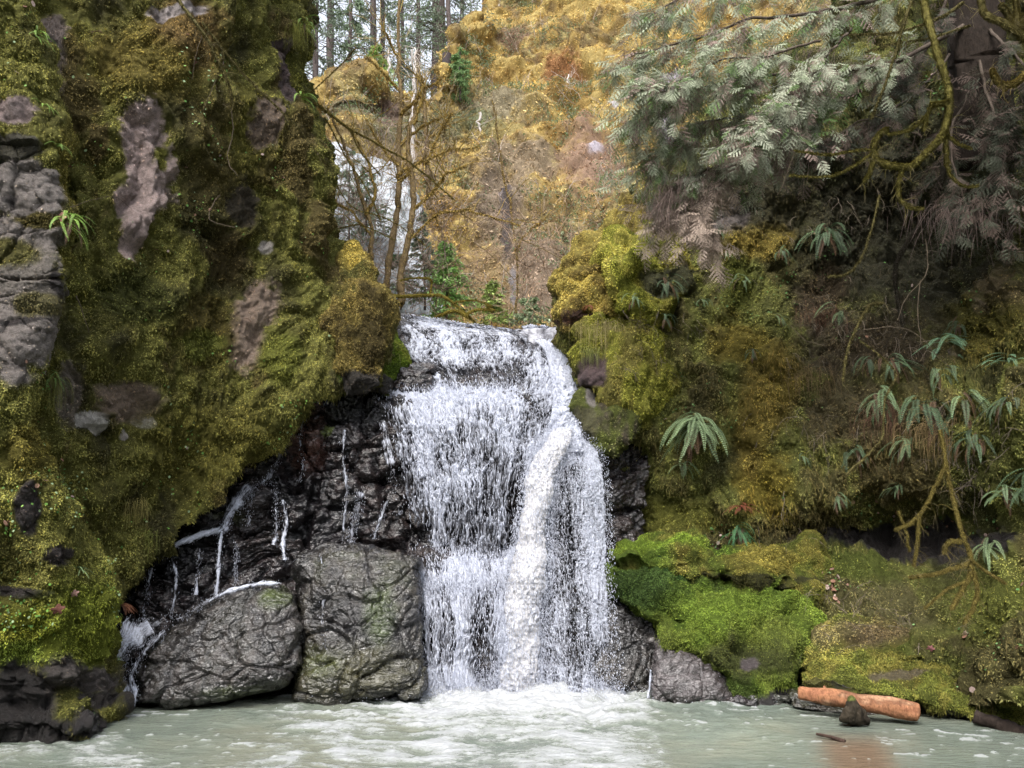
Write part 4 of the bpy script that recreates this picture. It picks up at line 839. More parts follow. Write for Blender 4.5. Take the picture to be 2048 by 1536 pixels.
fern(1608, 912, .2, 4, FG, 'tiny fern below the rusty moss on the right wall', 1.45, .045, 0)
fern(1408, 590, .24, 4, FG, 'small pale fern left of the lone small fern', 1.4, .05, 0)
fern(138, 452, .34, 9, FY, 'bright yellow green fern on the corner of the near buttress, under a dead leaf', 1.25, .035, 3, 1.2, (1, -.5, 0))
fern(72, 66, .24, 6, FY, 'bright fern near the top of the buttress edge', 1.2, .035, 0, 1.1, (1, -.5, 0))
fern(95, 205, .2, 4, FY, 'small bright fern below the topmost one on the buttress edge', 1.1, .03, 0, 1.1, (1, -.5, 0))
fern(128, 285, .17, 4, FY, 'small bright fern where the buttress edge bulges out', 1.2, .03, 0, 1.1, (1, -.5, 0))
fern(165, 1128, .16, 3, (.25, .36, .16), 'tiny pale frond at the lower edge of the near buttress', .7, .025, 0, .8, (1, -.4, 0))
fern(100, 760, .22, 5, (.16, .26, .06), 'small fern in the gap between buttress and left wall', 1.2, .03, 1, 1.2, (1, -.5, 0))
fern(606, 40, .4, 10, FY, 'bright green fern hanging from the top corner of the left wall', 1.3, .04, 1, 1.6, (1, -1, 0))
fern(606, 190, .34, 8, FY, 'bright green fern on the left wall corner, below the reddish hollow', 1.2, .04, 1, 1.6, (1, -1, 0))
for a_ in ((1700, 905, .4, 5, FD, 'dark fern hanging low at the left end of the thicket'), (1820, 880, .45, 6, FG, 'long hanging fern below the middle of the thicket'), (1960, 880, .4, 6, FD, 'dark fern below the right end of the thicket'),
    (1895, 750, .4, 7, FG, 'fern just under the highest one of the thicket'), (1740, 740, .32, 5, FD, 'small dark fern at the top left of the thicket'), (1560, 640, .24, 4, FG, 'small fern between gold moss and dead brown stems'), (1335, 640, .26, 5, FD, 'dark fern on the right flank of the grassy block'),
    (1680, 985, .24, 5, FG, 'little fern left above the cave slot'), (1600, 1060, .22, 5, FL, 'light little fern at the right end of the moss slab'), (1500, 700, .22, 4, FD, 'dark little fern on the gold streak of the right wall'), (1905, 640, .26, 5, FD, 'dark fern above the thicket, by the rock spot'), (2035, 820, .36, 6, FD, 'dark fern at the right border below the thicket'), (1430, 470, .24, 5, FD, 'dark fern under the drooping cedar tips'), (1560, 500, .3, 5, FD, 'dark fern left of the blue green one')):
    fern(*a_, 1.45, .05, 4)
# dead bracken
def bracken(px, py, size, n, col, label, droop=1.3, back=.5):
    p, nr = onrock(px, py); root = obj('dead_bracken', None, label=label, cat='bracken'); root.location = p + nr * .03
    for k in range(n):
        a = math.atan2(nr[1], nr[0]) + RNG.uniform(-1.5, 1.5)
        frond_mesh(np.zeros(3), np.array([math.cos(a), math.sin(a), 0]), size * RNG.uniform(.6, 1.1), droop * RNG.uniform(.7, 1.2), .04, np.array(col) * RNG.uniform(.6, 1.3), npin=11, back=RNG.uniform(-.2, back)).build('frond', M_FERN, root, smooth=False)
bracken(232, 1205, .27, 11, (.30, .13, .07), 'rusty dead bracken where the green cliff meets the black rock')
bracken(1475, 1010, .34, 12, (.16, .05, .025), 'dark red dead bracken above the long moss slab', .7, .9)
bracken(195, 60, .2, 4, (.12, .07, .03), 'small brown dead bracken high on the left wall')
bracken(1185, 615, .2, 7, (.2, .07, .03), 'reddish dead bracken under the gold overhang', 1.5)
bracken(500, 640, .12, 3, (.18, .1, .06), 'little dead bracken on the tan rock of the left wall')

# ------------------------------------------------------------------ hanging grass
def grass(px, py, n, L, col, label, wide=.15, name='hanging_grass'):
    p, nr = onrock(px, py); mb = MB()
    for k in range(n):
        o = RNG.normal(0, 1, 3) * np.array([wide, .04, wide * .35]); a = RNG.uniform(-1, 1); l = L * RNG.uniform(.5, 1.1)
        t = np.linspace(0, 1, 7)[:, None]; out = nr * RNG.uniform(.15, .5) + np.array([a * .4, 0, .25])
        q = o + out * l * t * (1.2 - t * .6) + np.array([0, 0, -1]) * l * t ** 1.7
        mb.tube(q, np.linspace(.0028, .0008, 7), np.array(col) * RNG.uniform(.5, 1.4), 3)
    o = mb.build(name, M_LEAF, smooth=False, label=label, cat='grass tuft'); o.location = p; return o
GC = (.34, .29, .14)
grass(1225, 655, 230, .5, GC, 'pale dry grass draped over the mossy block beside the chute', .2)
grass(1190, 700, 60, .35, (.28, .3, .1), 'thin green grass left of the pale dry grass on the mossy block', .08)
grass(782, 700, 60, .38, GC, 'straw coloured grass hanging from the green ledge by the lip', .05)
grass(274, 1010, 80, .42, (.28, .24, .08), 'tan grass clump hanging low on the left wall', .09)
grass(292, 1060, 40, .4, (.2, .22, .05), 'green grass blades below the tan clump on the left wall', .08)
grass(105, 770, 90, .4, (.22, .22, .07), 'grey green grass beard on the near buttress edge', .05)
grass(590, 60, 120, .45, (.2, .2, .04), 'mossy grass beard draped over the top corner of the left wall', .12)
grass(1620, 760, 110, .5, (.17, .12, .06), 'dry brown grass at the left of the fern thicket', .25)
grass(1900, 870, 240, .5, (.24, .17, .08), 'tangle of dry stems hanging under the fern thicket', .28)
grass(1640, 620, 110, .5, (.15, .08, .05), 'dead brown stems under the fern with few fronds', .18)
grass(1800, 840, 160, .5, (.14, .08, .05), 'dark dead stems in the heart of the fern thicket', .3)

# ------------------------------------------------------------------ twigs and mossy branches
def wig(pts, n=60, amp=.012, seed=None):
    a = cr(np.array(pts, float), n); s = RNG.random() * 60 if seed is None else seed
    t = np.linspace(0, len(pts) * 2.2, n)
    return a, amp * np.stack([fbm(np.stack([t, 0 * t + s + k * 9, 0 * t], -1), 1, 3) for k in range(3)], -1)
def pixline(pts, n=60, amp=.012):
    """pts (px, py, Y) -> world polyline with natural wander"""
    a, w = wig(pts, n, amp); return P(a[:, 0], a[:, 1], a[:, 2]) + w
MOSSY = (.24, .21, .045); TWIG = (.22, .18, .14)
def fuzz(mb, p, rad, n, col, L=(.012, .035)):
    i = RNG.integers(0, len(p) - 1, n); u = RNG.random(n)[:, None]; base = p[i] * (1 - u) + p[i + 1] * u
    d = nrmz(RNG.normal(0, 1, (n, 3))); r = np.broadcast_to(rad, (len(p),))[i][:, None]
    dd = nrmz(d + np.array([0, 0, -.9])); l = RNG.uniform(L[0], L[1], n)
    v, f, c = leafcloud(base + d * r * .85, dd, d, l, l * .4, np.array(col) * RNG.uniform(.5, 1.7, (n, 1)), .2, quad=False); mb.add(v, f, c)
def grow(mb, p, d, L, r, depth, c0, c1, sp=.55, up=.1, tips=None, wob=.18):
    """recursive bare branching"""
    n = 7; q = [p]; dd = d
    for i in range(n):
        dd = nrmz(dd + RNG.normal(0, wob, 3) + np.array([0, 0, up * .3])); q.append(q[-1] + dd * L / n)
    q = np.array(q); mb.tube(q, np.linspace(r, r * .55, n + 1), np.array(c0), 5 if r > .01 else 3)
    if tips is not None: tips.append(q)
    if depth <= 0: return
    for i in range(RNG.integers(2, 5)):
        j = RNG.integers(2, n + 1); nd_ = nrmz(dd + RNG.normal(0, sp, 3)); grow(mb, q[j], nd_, L * RNG.uniform(.45, .75), r * RNG.uniform(.4, .6), depth - 1, np.array(c0) * .5 + np.array(c1) * .5, c1, sp, up, tips, wob)

def branch(name, lines, label, cat='branch', col0=MOSSY, fz=1.0, parent=None, group=None, amp=.012, part=None):
    """lines: list of (pts, r0 px, r1 px) in one thing: bark core and moss sleeve"""
    mb = MB(); ms = MB()
    for pts, r0, r1 in lines:
        p = pixline(pts, 26 * len(pts), amp); Ym = pts[0][2] * .78; col = np.array(col0) * .5; r = np.linspace(r0, r1, len(p)) / FOC * Ym * .8
        r = r * (1 + .25 * fbm(p, 14, 2, off=3)); mb.tube(p, r, np.array(col) * .8, 8)
        if r0 > 3.4:
            for _ in range(int(len(p) * .16)):
                j = RNG.integers(len(p)); grow(mb, p[j], nrmz(RNG.normal(0, .8, 3) + [0, 0, -.5]), RNG.uniform(.06, .22), .0028, 1, col * 1.3, np.array(TWIG) * .8, .7, -.3)
        if fz: fuzz(ms, p, r, int(len(p) * 30 * fz * (.4 + r0 / 8)), col)
    o = mb.build(name, M_BARK, parent, label=label, cat=cat, group=group)
    if fz: ms.build('moss_sleeve', M_MOSSL, o, smooth=False)
    return o
branch('mossy_branch', [([(1835, -60, 8.9), (1850, 20, 8.8), (1872, 100, 8.6), (1898, 180, 8.5), (1895, 235, 8.5), (1882, 272, 8.45), (1855, 300, 8.4), (1822, 330, 8.35), (1790, 332, 8.3), (1760, 322, 8.3), (1746, 298, 8.3), (1756, 272, 8.3), (1774, 256, 8.3)], 12, 6),
    ([(1897, 205, 8.5), (1880, 206, 8.45), (1862, 208, 8.4)], 8, 4), ([(1862, 210, 8.4), (1850, 235, 8.4), (1820, 258, 8.4), (1776, 268, 8.4)], 3, 1.2), ([(1890, 255, 8.5), (1893, 300, 8.5), (1893, 330, 8.5)], 8, 3),
    ([(1893, 325, 8.5), (1905, 355, 8.4), (1930, 372, 8.4), (1955, 370, 8.4)], 2, .8), ([(1805, 332, 8.3), (1797, 365, 8.3), (1800, 395, 8.3), (1818, 412, 8.3), (1845, 416, 8.3)], 5, 2), ([(1748, 315, 8.3), (1740, 345, 8.3), (1728, 362, 8.3)], 6, 2), ([(1850, 235, 8.4), (1848, 258, 8.4)], 5, 3),
    ([(1893, 270, 8.5), (1915, 285, 8.5), (1942, 296, 8.5)], 2, .8), ([(1748, 296, 8.3), (1700, 300, 8.3), (1650, 308, 8.3), (1590, 300, 8.4)], 1.6, .8), ([(1745, 305, 8.3), (1700, 335, 8.3), (1650, 352, 8.3), (1580, 350, 8.4)], 1.6, .8)],
    'thick yellow moss covered branch hanging in a hook before the dark hollow at upper right', 'branch', (.27, .235, .06), 1.6)
branch('mossy_branch', [([(2110, 110, 8.3), (2060, 140, 8.3), (2030, 165, 8.2), (2003, 168, 8.2), (1990, 155, 8.2), (1985, 140, 8.2)], 11, 6), ([(2003, 168, 8.2), (2010, 178, 8.2)], 5, 3)], 'short mossy hook of a branch poking in from the right border', 'branch', (.30, .23, .06), 1.6)
branch('mossy_branch', [([(1962, -30, 8.4), (1968, 25, 8.3), (2010, 48, 8.2), (2050, 75, 8.2), (2110, 120, 8.2)], 9, 13), ([(2003, 10, 8.3), (2016, 30, 8.3), (2028, 55, 8.2)], 8, 7), ([(2030, -30, 8.3), (2032, 20, 8.3), (2036, 60, 8.2)], 8, 7), ([(2044, 30, 8.3), (2040, 60, 8.2)], 6, 5)], 'antler shaped mossy branch in the top right corner', 'branch', (.25, .21, .07), 1.6)
branch('mossy_branch', [([(1880, 860, 8.8), (1892, 930, 8.75), (1905, 990, 8.7), (1922, 1060, 8.6), (1942, 1110, 8.55), (1938, 1150, 8.5), (1920, 1185, 8.5), (1903, 1215, 8.5)], 6, 5), ([(1890, 935, 8.75), (1868, 975, 8.7), (1845, 1020, 8.65), (1820, 1045, 8.6), (1792, 1058, 8.6)], 5.5, 3),
    ([(1920, 1080, 8.6), (1895, 1085, 8.6), (1888, 1105, 8.6)], 6, 3), ([(1938, 1125, 8.55), (1900, 1138, 8.5), (1850, 1150, 8.5), (1818, 1152, 8.5)], 5, 2.5), ([(1942, 1130, 8.5), (1955, 1180, 8.5), (1945, 1215, 8.5), (1928, 1245, 8.5)], 6, 3), ([(1838, 1030, 8.6), (1835, 1080, 8.6), (1828, 1130, 8.6)], 4, 2.5), ([(1935, 1160, 8.5), (1890, 1180, 8.5), (1850, 1215, 8.5)], 2, 1),
    ([(1795, 1020, 8.6), (1812, 1060, 8.6), (1818, 1100, 8.6)], 2, 1), ([(1945, 1120, 8.5), (1985, 1150, 8.5), (2010, 1165, 8.5)], 3, 1)],
    'forked mossy branch hanging like a claw before the lower right bank', 'branch', (.24, .19, .05), 1.2)
branch('leaning_root', [([(1890, 335, 9.6), (1868, 400, 9.8), (1830, 465, 10.0), (1800, 510, 10.2), (1790, 545, 10.3), (1796, 600, 10.4), (1806, 650, 10.4)], 11, 6)], 'dark crooked trunk leaning in the shade of the hollow at upper right', 'trunk', (.06, .05, .035), .5)
THIN = [([(1757, 390, 8.3), (1745, 450, 8.2), (1725, 510, 8.2), (1695, 545, 8.2), (1655, 552, 8.2)], 2.5, 1, 'thin curved twig ending in a moss tassel, middle of the right wall'),
 ([(1850, 480, 8.6), (1855, 540, 8.6), (1835, 570, 8.6), (1810, 600, 8.6), (1795, 640, 8.6)], 1.6, .8, 'thin bent twig in front of the dark crooked trunk'),
 ([(1838, -40, 8.3), (1806, 50, 8.3), (1790, 110, 8.3), (1765, 180, 8.3), (1742, 236, 8.3)], 6, 3, 'long straight mossy stick crossing the cedar from the top edge'),
 ([(1925, 5, 8.8), (1880, 35, 8.8), (1800, 62, 8.8), (1740, 68, 8.8), (1650, 70, 8.9)], 5, 1.5, 'long branch running left from the cedar trunk near the top edge'),
 ([(1940, 50, 9), (1860, 75, 9), (1780, 90, 9), (1730, 104, 9)], 3, 1, 'dark thin branch just under the long top branch'),
 ([(1690, 950, 8.8), (1760, 880, 8.8), (1770, 800, 8.8), (1790, 740, 8.8), (1720, 680, 8.8)], 3, 1.5, 'pale crooked stem rising along the left of the fern thicket'),
 ([(1686, 760, 8.9), (1695, 700, 8.9), (1715, 650, 8.9), (1740, 610, 8.9), (1765, 605, 8.9)], 4, 2, 'mossy crooked stem left of the fern thicket'),
 ([(1725, 660, 8.9), (1790, 655, 8.8), (1830, 665, 8.8), (1865, 700, 8.8), (1900, 735, 8.8)], 1.5, .8, 'thin twig arching over the fern thicket'),
 ([(1590, 300, 8.8), (1570, 360, 8.8), (1555, 390, 8.8)], 2, 1, 'short twig dangling below the drooping cedar foliage'),
 ([(1840, 560, 8.5), (1835, 640, 8.6), (1845, 690, 8.6)], 2, 1, 'thin hanging twig right of the crooked trunk'),
 ([(1650, 690, 8.8), (1610, 680, 8.8), (1580, 650, 8.9)], 1, .7, 'hair thin twig on the gold moss of the right wall'),
 ([(340, -20, 8.6), (380, 30, 8.5), (410, 70, 8.4), (440, 130, 8.4), (460, 180, 8.4), (468, 215, 8.4)], 5, 3, 'mossy branch hanging from the top edge over the left wall'),
 ([(405, 45, 8.4), (440, 90, 8.4), (490, 150, 8.5), (545, 205, 8.6), (600, 260, 8.7), (650, 330, 8.8)], 3.5, 1, 'long thin branch slanting over the left wall towards the falls'),
 ([(462, 215, 8.4), (465, 270, 8.5), (455, 320, 8.5), (475, 350, 8.5)], 2, 1, 'thin end of the hanging branch on the left wall'),
 ([(404, 70, 8.4), (392, 110, 8.4), (385, 160, 8.4)], 1.2, .5, 'fine twig hanging beside the mossy branch on the left wall'),
 ([(432, 160, 8.4), (415, 200, 8.4), (405, 220, 8.4)], 1, .5, 'fine twig forking left below the mossy branch on the left wall'),
 ([(140, 415, 7.7), (185, 400, 7.8), (230, 395, 7.9), (265, 420, 8)], 1, .5, 'hair thin dry twig reaching from the buttress corner'),
 ([(440, 390, 9.5), (425, 410, 9.5), (420, 440, 9.5), (470, 455, 9.5)], 2.2, 1, 'pale twig stub in the middle of the left wall'),
 ([(152, 590, 8.4), (165, 625, 8.4), (178, 665, 8.4)], 2, .8, 'yellow moss strand left of centre on the left wall')]
for pts, a, b, lb in THIN: branch('twig' if a < 3.5 else 'mossy_stick', [(pts, a, b)], lb, 'twig' if a < 3.5 else 'branch', (.2, .17, .06) if a > 2.2 else (.24, .19, .13), .5 if a > 2.2 else .0)
# fine dead twigs on the right wall and bank
mb = MB()
for x, y, n in ((1500, 430, 14), (1380, 470, 8), (1320, 670, 22), (1700, 650, 22), (1800, 680, 26), (1640, 860, 20), (1900, 900, 30), (1700, 1200, 26), (1780, 1240, 20), (1560, 1040, 12), (1950, 430, 26), (2000, 480, 20), (1690, 430, 12), (1600, 660, 14), (1990, 820, 14), (1250, 730, 10)):
    for k in range(n):
        p, nr = onrock(x + RNG.normal(0, 55), y + RNG.normal(0, 35)); d = nrmz(nr * .6 + RNG.normal(0, .6, 3) + np.array([0, 0, -.5]))
        grow(mb, p, d, RNG.uniform(.15, .4), .0035, 1, np.array(TWIG) * RNG.uniform(.4, 1.2), np.array(TWIG) * .8, .7, -.5)
mb.build('dead_twigs', M_BARK, smooth=False, label='tangle of fine dead twigs scattered over the right wall and bank', cat='twigs', kind='stuff')

# ------------------------------------------------------------------ western redcedar over the right wall
CED = obj('cedar_tree', None, label='big cedar leaning over the right wall, grey green foliage drooping towards the falls', cat='tree')
tb = MB(); p = P(np.array([1962, 1958, 1952, 1948, 1945, 1940]), np.array([330, 200, 80, -60, -300, -700]), np.array([10.1, 9.9, 9.8, 9.8, 9.9, 10.2])); p = cr(p, 60)
v, f = tube(p, np.linspace(.40, .26, 60), 40); v = v + (nrmz(v - np.repeat(p, 40, 0)) * (.07 * ridge(v, 5, 3, 3, (1, 1, .12)) + .02 * fbm(v, 20, 3))[:, None])
tb.add(v, f, (.022, .016, .012)); tb.build('trunk', M_BARK, CED)
def sprays(pos, axis, scale, tint):
    """flat drooping cedar sprays: triangular fans of narrow leaflets"""
    V = []; Fq = []; Cc = []; n = 0
    def quad(b0, d, L, w, c):
        nonlocal n
        d = d / np.linalg.norm(d); s = np.array([-d[1], d[0], 0]); s = s / (np.linalg.norm(s) + 1e-6) * w
        V.extend([b0 - s * .5, b0 + d * L * .45 - s, b0 + d * L, b0 + d * L * .45 + s]); Fq.append([n, n + 1, n + 2, n + 3]); n += 4; Cc.extend([[c] * 3] * 4)
    quad(np.zeros(3), np.array([1, 0, -.2]), 1.0, .008, .7)
    for i, x in enumerate(np.linspace(.08, .92, 8)):
        sg = 1 if i % 2 else -1; L = .55 * (1 - x) ** .6 * min(1, .45 + x * 2) + .08; b0 = np.array([x, 0, -.2 * x]); d = np.array([.72, sg * .7, -.3 - .3 * x]); d = d / np.linalg.norm(d)
        quad(b0, d, L, .012, .85)
        for u in np.linspace(.22, .95, max(2, int(L / .075))):
            for s2 in (-1, 1):
                d2 = d * .8 + s2 * .55 * np.array([-d[1], d[0], 0]) + np.array([0, 0, -.35]); quad(b0 + d * L * u, d2, .13 * (1.15 - u * .6), .014, 1.0 + .3 * u)
    for u in np.linspace(.5, 1, 5):
        for s2 in (-1, 1): quad(np.array([u, 0, -.2 * u]), np.array([.8, s2 * .5, -.4]), .1, .014, 1.2)
    V = np.array(V); Fq = np.array(Fq); Cc = np.array(Cc)
    N = len(pos); Xa = nrmz(axis); up = nrmz(np.array([0, -.35, 1.]) + RNG.normal(0, .35, (N, 3))); Ya = nrmz(np.cross(up, Xa)); Za = np.cross(Xa, Ya)
    return instances(V, Fq, Cc, pos, Xa, Ya, Za, scale, tint)
LIMBS = [  # (pts, radius px, sprays, kind)
 ([(1940, -60, 9.7), (1800, -10, 9.2), (1650, 20, 8.9), (1500, 40, 8.9), (1380, 80, 9.1), (1250, 110, 9.3)], 6, 230, 0),
 ([(1940, -180, 9.7), (1750, -90, 9.0), (1550, -60, 8.8), (1400, -20, 9.0), (1300, 30, 9.2)], 6, 170, 0),
 ([(1945, 40, 9.7), (1820, 110, 9.3), (1700, 140, 9.1), (1560, 150, 9.0), (1420, 170, 9.1), (1320, 210, 9.3), (1270, 240, 9.4)], 6, 330, 0),
 ([(1780, 130, 9.3), (1680, 190, 9.3), (1580, 215, 9.3), (1480, 235, 9.4), (1380, 260, 9.5), (1300, 330, 9.6)], 4, 330, 0),
 ([(1730, 170, 9.5), (1640, 230, 9.5), (1560, 290, 9.5), (1480, 320, 9.6), (1400, 345, 9.7), (1325, 400, 9.9)], 4, 300, 1),
 ([(1640, 80, 8.8), (1540, 110, 8.7), (1450, 120, 8.7), (1360, 160, 8.8), (1290, 170, 8.9)], 3, 240, 0),
 ([(1700, 60, 8.7), (1640, 130, 8.7), (1600, 190, 8.7), (1540, 240, 8.7), (1500, 280, 8.7)], 3, 180, 1),
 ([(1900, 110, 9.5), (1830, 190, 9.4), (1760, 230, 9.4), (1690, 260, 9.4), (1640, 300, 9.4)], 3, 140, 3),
 ([(1500, 300, 9.4), (1440, 370, 9.4), (1400, 430, 9.5), (1420, 460, 9.6)], 2, 130, 2),
 ([(1420, 330, 9.6), (1370, 390, 9.7), (1340, 430, 9.9)], 2, 120, 2),
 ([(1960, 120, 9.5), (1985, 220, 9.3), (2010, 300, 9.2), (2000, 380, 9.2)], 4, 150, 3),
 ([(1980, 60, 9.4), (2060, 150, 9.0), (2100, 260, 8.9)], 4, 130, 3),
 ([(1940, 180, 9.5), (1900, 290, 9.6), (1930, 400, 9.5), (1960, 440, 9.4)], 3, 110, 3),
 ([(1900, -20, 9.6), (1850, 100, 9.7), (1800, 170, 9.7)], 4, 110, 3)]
lb = MB(); PA = []; AX = []; SCL = []; TN = []
for pts, r, ns, kd in LIMBS:
    p = pixline(pts, 50, .04); lb.tube(p, np.linspace(r, 1.2, 50) / FOC * 9, (.09, .07, .055), 6)
    nb = int(ns / 9 * 3.0)
    for k in range(nb):
        j = int(RNG.uniform(.1, 1) ** .8 * 48); base = p[j]; d = nrmz(p[min(j + 2, 49)] - p[max(j - 2, 0)])
        side = nrmz(np.array([d[0] * .7 - .2, d[1] * .5, -.45]) + RNG.normal(0, .5, 3)); Lb = RNG.uniform(.2, .6)
        t = np.linspace(0, 1, 9)[:, None]; q = base + side * Lb * t + np.array([0, 0, -.32]) * Lb * t ** 2
        lb.tube(q, np.linspace(.004, .0015, 9), (.14, .11, .09), 3)
        m = 9; jj = RNG.integers(1, 9, m); dd = nrmz(side + RNG.normal(0, .55, (m, 3)) + np.array([0, 0, -.55]))
        PA.append(q[jj]); AX.append(dd); SCL.append(RNG.uniform(.12, .27, m))
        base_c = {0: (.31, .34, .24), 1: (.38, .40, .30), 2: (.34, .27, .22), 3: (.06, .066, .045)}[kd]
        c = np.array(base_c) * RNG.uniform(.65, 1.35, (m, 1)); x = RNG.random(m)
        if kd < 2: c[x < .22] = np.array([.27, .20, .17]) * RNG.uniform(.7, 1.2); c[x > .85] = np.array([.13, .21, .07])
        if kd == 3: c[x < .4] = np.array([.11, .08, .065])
        TN.append(c)
lb.build('branches', M_BARK, CED)
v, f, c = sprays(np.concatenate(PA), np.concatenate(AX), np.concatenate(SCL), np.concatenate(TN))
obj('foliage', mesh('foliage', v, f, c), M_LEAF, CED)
# long dead brown fronds drooping out of the cedar
mb = MB()
for x, y, w_, n in ((1470, 290, 45, 150), (1570, 290, 35, 110), (1360, 370, 50, 110), (1440, 240, 40, 70), (1330, 400, 30, 60), (1600, 110, 60, 80), (1900, 420, 60, 70), (1960, 430, 50, 90)):
    for k in range(n):
        b = P(x + RNG.normal(0, w_), y + RNG.normal(0, 16), (9.3 if x < 1700 else 9.2) + RNG.normal(0, .12)); L = RNG.uniform(.15, .5)
        t = np.linspace(0, 1, 6)[:, None]; q = b + np.array([RNG.normal(-.15, .25), RNG.normal(0, .2), 0]) * L * t + np.array([0, 0, -1]) * L * t ** 1.3
        mb.tube(q, np.linspace(.0035, .001, 6), np.array((.25, .185, .16)) * RNG.uniform(.5, 1.25) * (1 if x < 1700 else .5), 3)
mb.build('dead_foliage', M_LEAF, CED, smooth=False)

# ------------------------------------------------------------------ logs and driftwood
lg = obj('log', None, label='orange barkless log lying at the water edge below the moss shelf', cat='log')
a = np.array([(1596, 1386, 9.0), (1640, 1391, 8.92), (1700, 1400, 8.82), (1760, 1409, 8.72), (1810, 1418, 8.64), (1840, 1424, 8.6)])
p = cr(P(a[:, 0], a[:, 1], a[:, 2]), 70); lg.location = p[0]
r = np.interp(np.linspace(0, 1, 70), [0, .03, .5, .8, .95, 1], [.055, .07, .082, .088, .075, .03])
v, f = tube(p, r, 28); v += nrmz(v - np.repeat(p, 28, 0)) * (.022 * fbm(v, 3.5, 4)[:, None] + .012 * ridge(v, 14, 2, 3, (.12, .3, 1))[:, None])
mb = MB(); cc = palette(v, [(.25, .11, .06), (.33, .155, .08), (.15, .07, .04), (.36, .21, .125)], 4, 3, (.4, 1, 2)); mb.add(v - p[0], f, cc); mb.add((v - p[0])[:28], np.arange(28)[None, ::-1], (.5, .3, .18)); mb.add((v - p[0])[-28:], np.arange(28)[None], (.3, .14, .08))
mb.build('bark', M_BARK, lg)
for x, y, Y in ((1650, 1378, 8.9), (1795, 1402, 8.66)):
    q = P(x, y, Y) - p[0]; m2 = MB(); m2.tube(np.array([q + [0, .05, -.06], q, q + [-.01, -.01, .035]]), [.03, .022, .008], (.4, .2, .11), 8); m2.build('knot', M_BARK, lg)
def deadwood(name, pts, r0, r1, col, label, cat, jag=.25):
    p = cr(P(*np.array(pts, float).T), 40); v, f = tube(p, np.linspace(r0, r1, 40), 16); v += nrmz(v - np.repeat(p, 16, 0)) * (np.linspace(r0, r1, 40).repeat(16) * jag * 2 * fbm(v, 9, 3, off=4))[:, None]
    mb = MB(); mb.add(v, f, col); mb.add(v[:16], np.arange(16)[None, ::-1], col); mb.add(v[-16:], np.arange(16)[None], col); return mb.build(name, M_BARK, label=label, cat=cat)
rock('snag', [(1680, 1440), (1690, 1420), (1698, 1402), (1702, 1392), (1707, 1393), (1716, 1408), (1730, 1428), (1738, 1444), (1708, 1450)], 8.5, .07, .12, lambda W, px, py: .03 * fbm(W, 6, 4, .65, 4) + .02 * ridge(W, 14, 3, 2, (1, 1, .3)), lambda W, px, py: palette(W, [(.02, .016, .012), (.045, .036, .025), (.03, .025, .018)], 5, 2), M_BARK, items=[(1702, 1392, 8, 12, (.08, .09, .025), 0)], nu=90, nv=60, label='dark pointed snag standing in the water in front of the orange log', cat='snag')
STRATA.pop()
deadwood('driftwood', [(1950, 1432, 8.6), (2000, 1452, 8.45), (2060, 1476, 8.3), (2180, 1520, 8.1)], .07, .10, (.03, .022, .018), 'dark wet driftwood at the right border of the pool', 'driftwood')
deadwood('driftwood', [(1632, 1468, 8.02), (1662, 1474, 7.98), (1690, 1484, 7.9)], .012, .02, (.05, .032, .025), 'thin dark stick floating on the pool left of the sunken log', 'stick')
# a curled dead maple leaf on the buttress corner and some more
def mapleleaf(px, py, s, col, label):
    p, nr = onrock(px, py); a = np.linspace(0, 2 * math.pi, 26, endpoint=False); r = .55 + .45 * np.abs(np.cos(a * 2.5)) ** 1.5
    v = np.stack([np.cos(a) * r, .35 * np.sin(a * 2) * .6, np.sin(a) * r * .75], -1) * s; v = np.concatenate([v, [[0, -.02, 0]]]); f = np.array([[i, (i + 1) % 26, 26] for i in range(26)])
    c = np.tile(np.array(col), (27, 1)) * RNG.uniform(.8, 1.2, (27, 1)); o = obj('maple_leaf', mesh('maple_leaf', v, f, c, True), M_LEAF, label=label, cat='leaf'); o.location = p + nr * .05; o.rotation_euler = (.2, RNG.uniform(-.5, .5), RNG.uniform(-.4, .4))
mapleleaf(136, 434, .085, (.42, .22, .17), 'curled pinkish dead maple leaf on the corner of the near buttress')
mapleleaf(146, 1192, .05, (.4, .24, .2), 'pink dead leaf on the bright moss of the near buttress')
mapleleaf(112, 1215, .07, (.14, .06, .045), 'dark red dead leaf on the near buttress, beside the pink one')
mapleleaf(1855, 1298, .05, (.3, .13, .13), 'dark pink dead leaf on the right bank above the layered shelf')
mapleleaf(1912, 1258, .05, (.4, .3, .22), 'tan dead leaf on the right bank under the claw branch')
# ------------------------------------------------------------------ the gorge beyond the lip
TOPX = [480, 640, 700, 760, 820, 880, 905, 950, 1010, 1120, 1250, 1400, 1600, 1950]
TOPY = [250, 225, 178, 190, 212, 205, 100, 52, -5, -110, -200, -260, -300, -330]
TY = [34, 33, 32, 33, 34, 36, 40, 44, 47, 50, 50, 48, 46, 42]; BY_ = [24, 23, 22, 21.5, 21, 20.5, 20, 19.5, 19, 18.5, 18.5, 18.5, 19, 20]
rows = []
for t in (-.12, 0, .1, .22, .36, .5, .65, .8, .92, 1.0):
    r = []
    for x, ty, Yt, Yb in zip(TOPX, TOPY, TY, BY_):
        if t < 0: r.append(P(x, ty, Yt) + np.array([0, 16, -3.])); continue
        y = ty + (780 - ty) * t; r.append(P(x, y, Yt + (Yb - Yt) * t ** .8))
    rows.append(r)
HC = [(.31, .205, .07), (.45, .315, .105), (.54, .41, .155), (.38, .26, .085), (.21, .15, .075), (.42, .335, .14)]
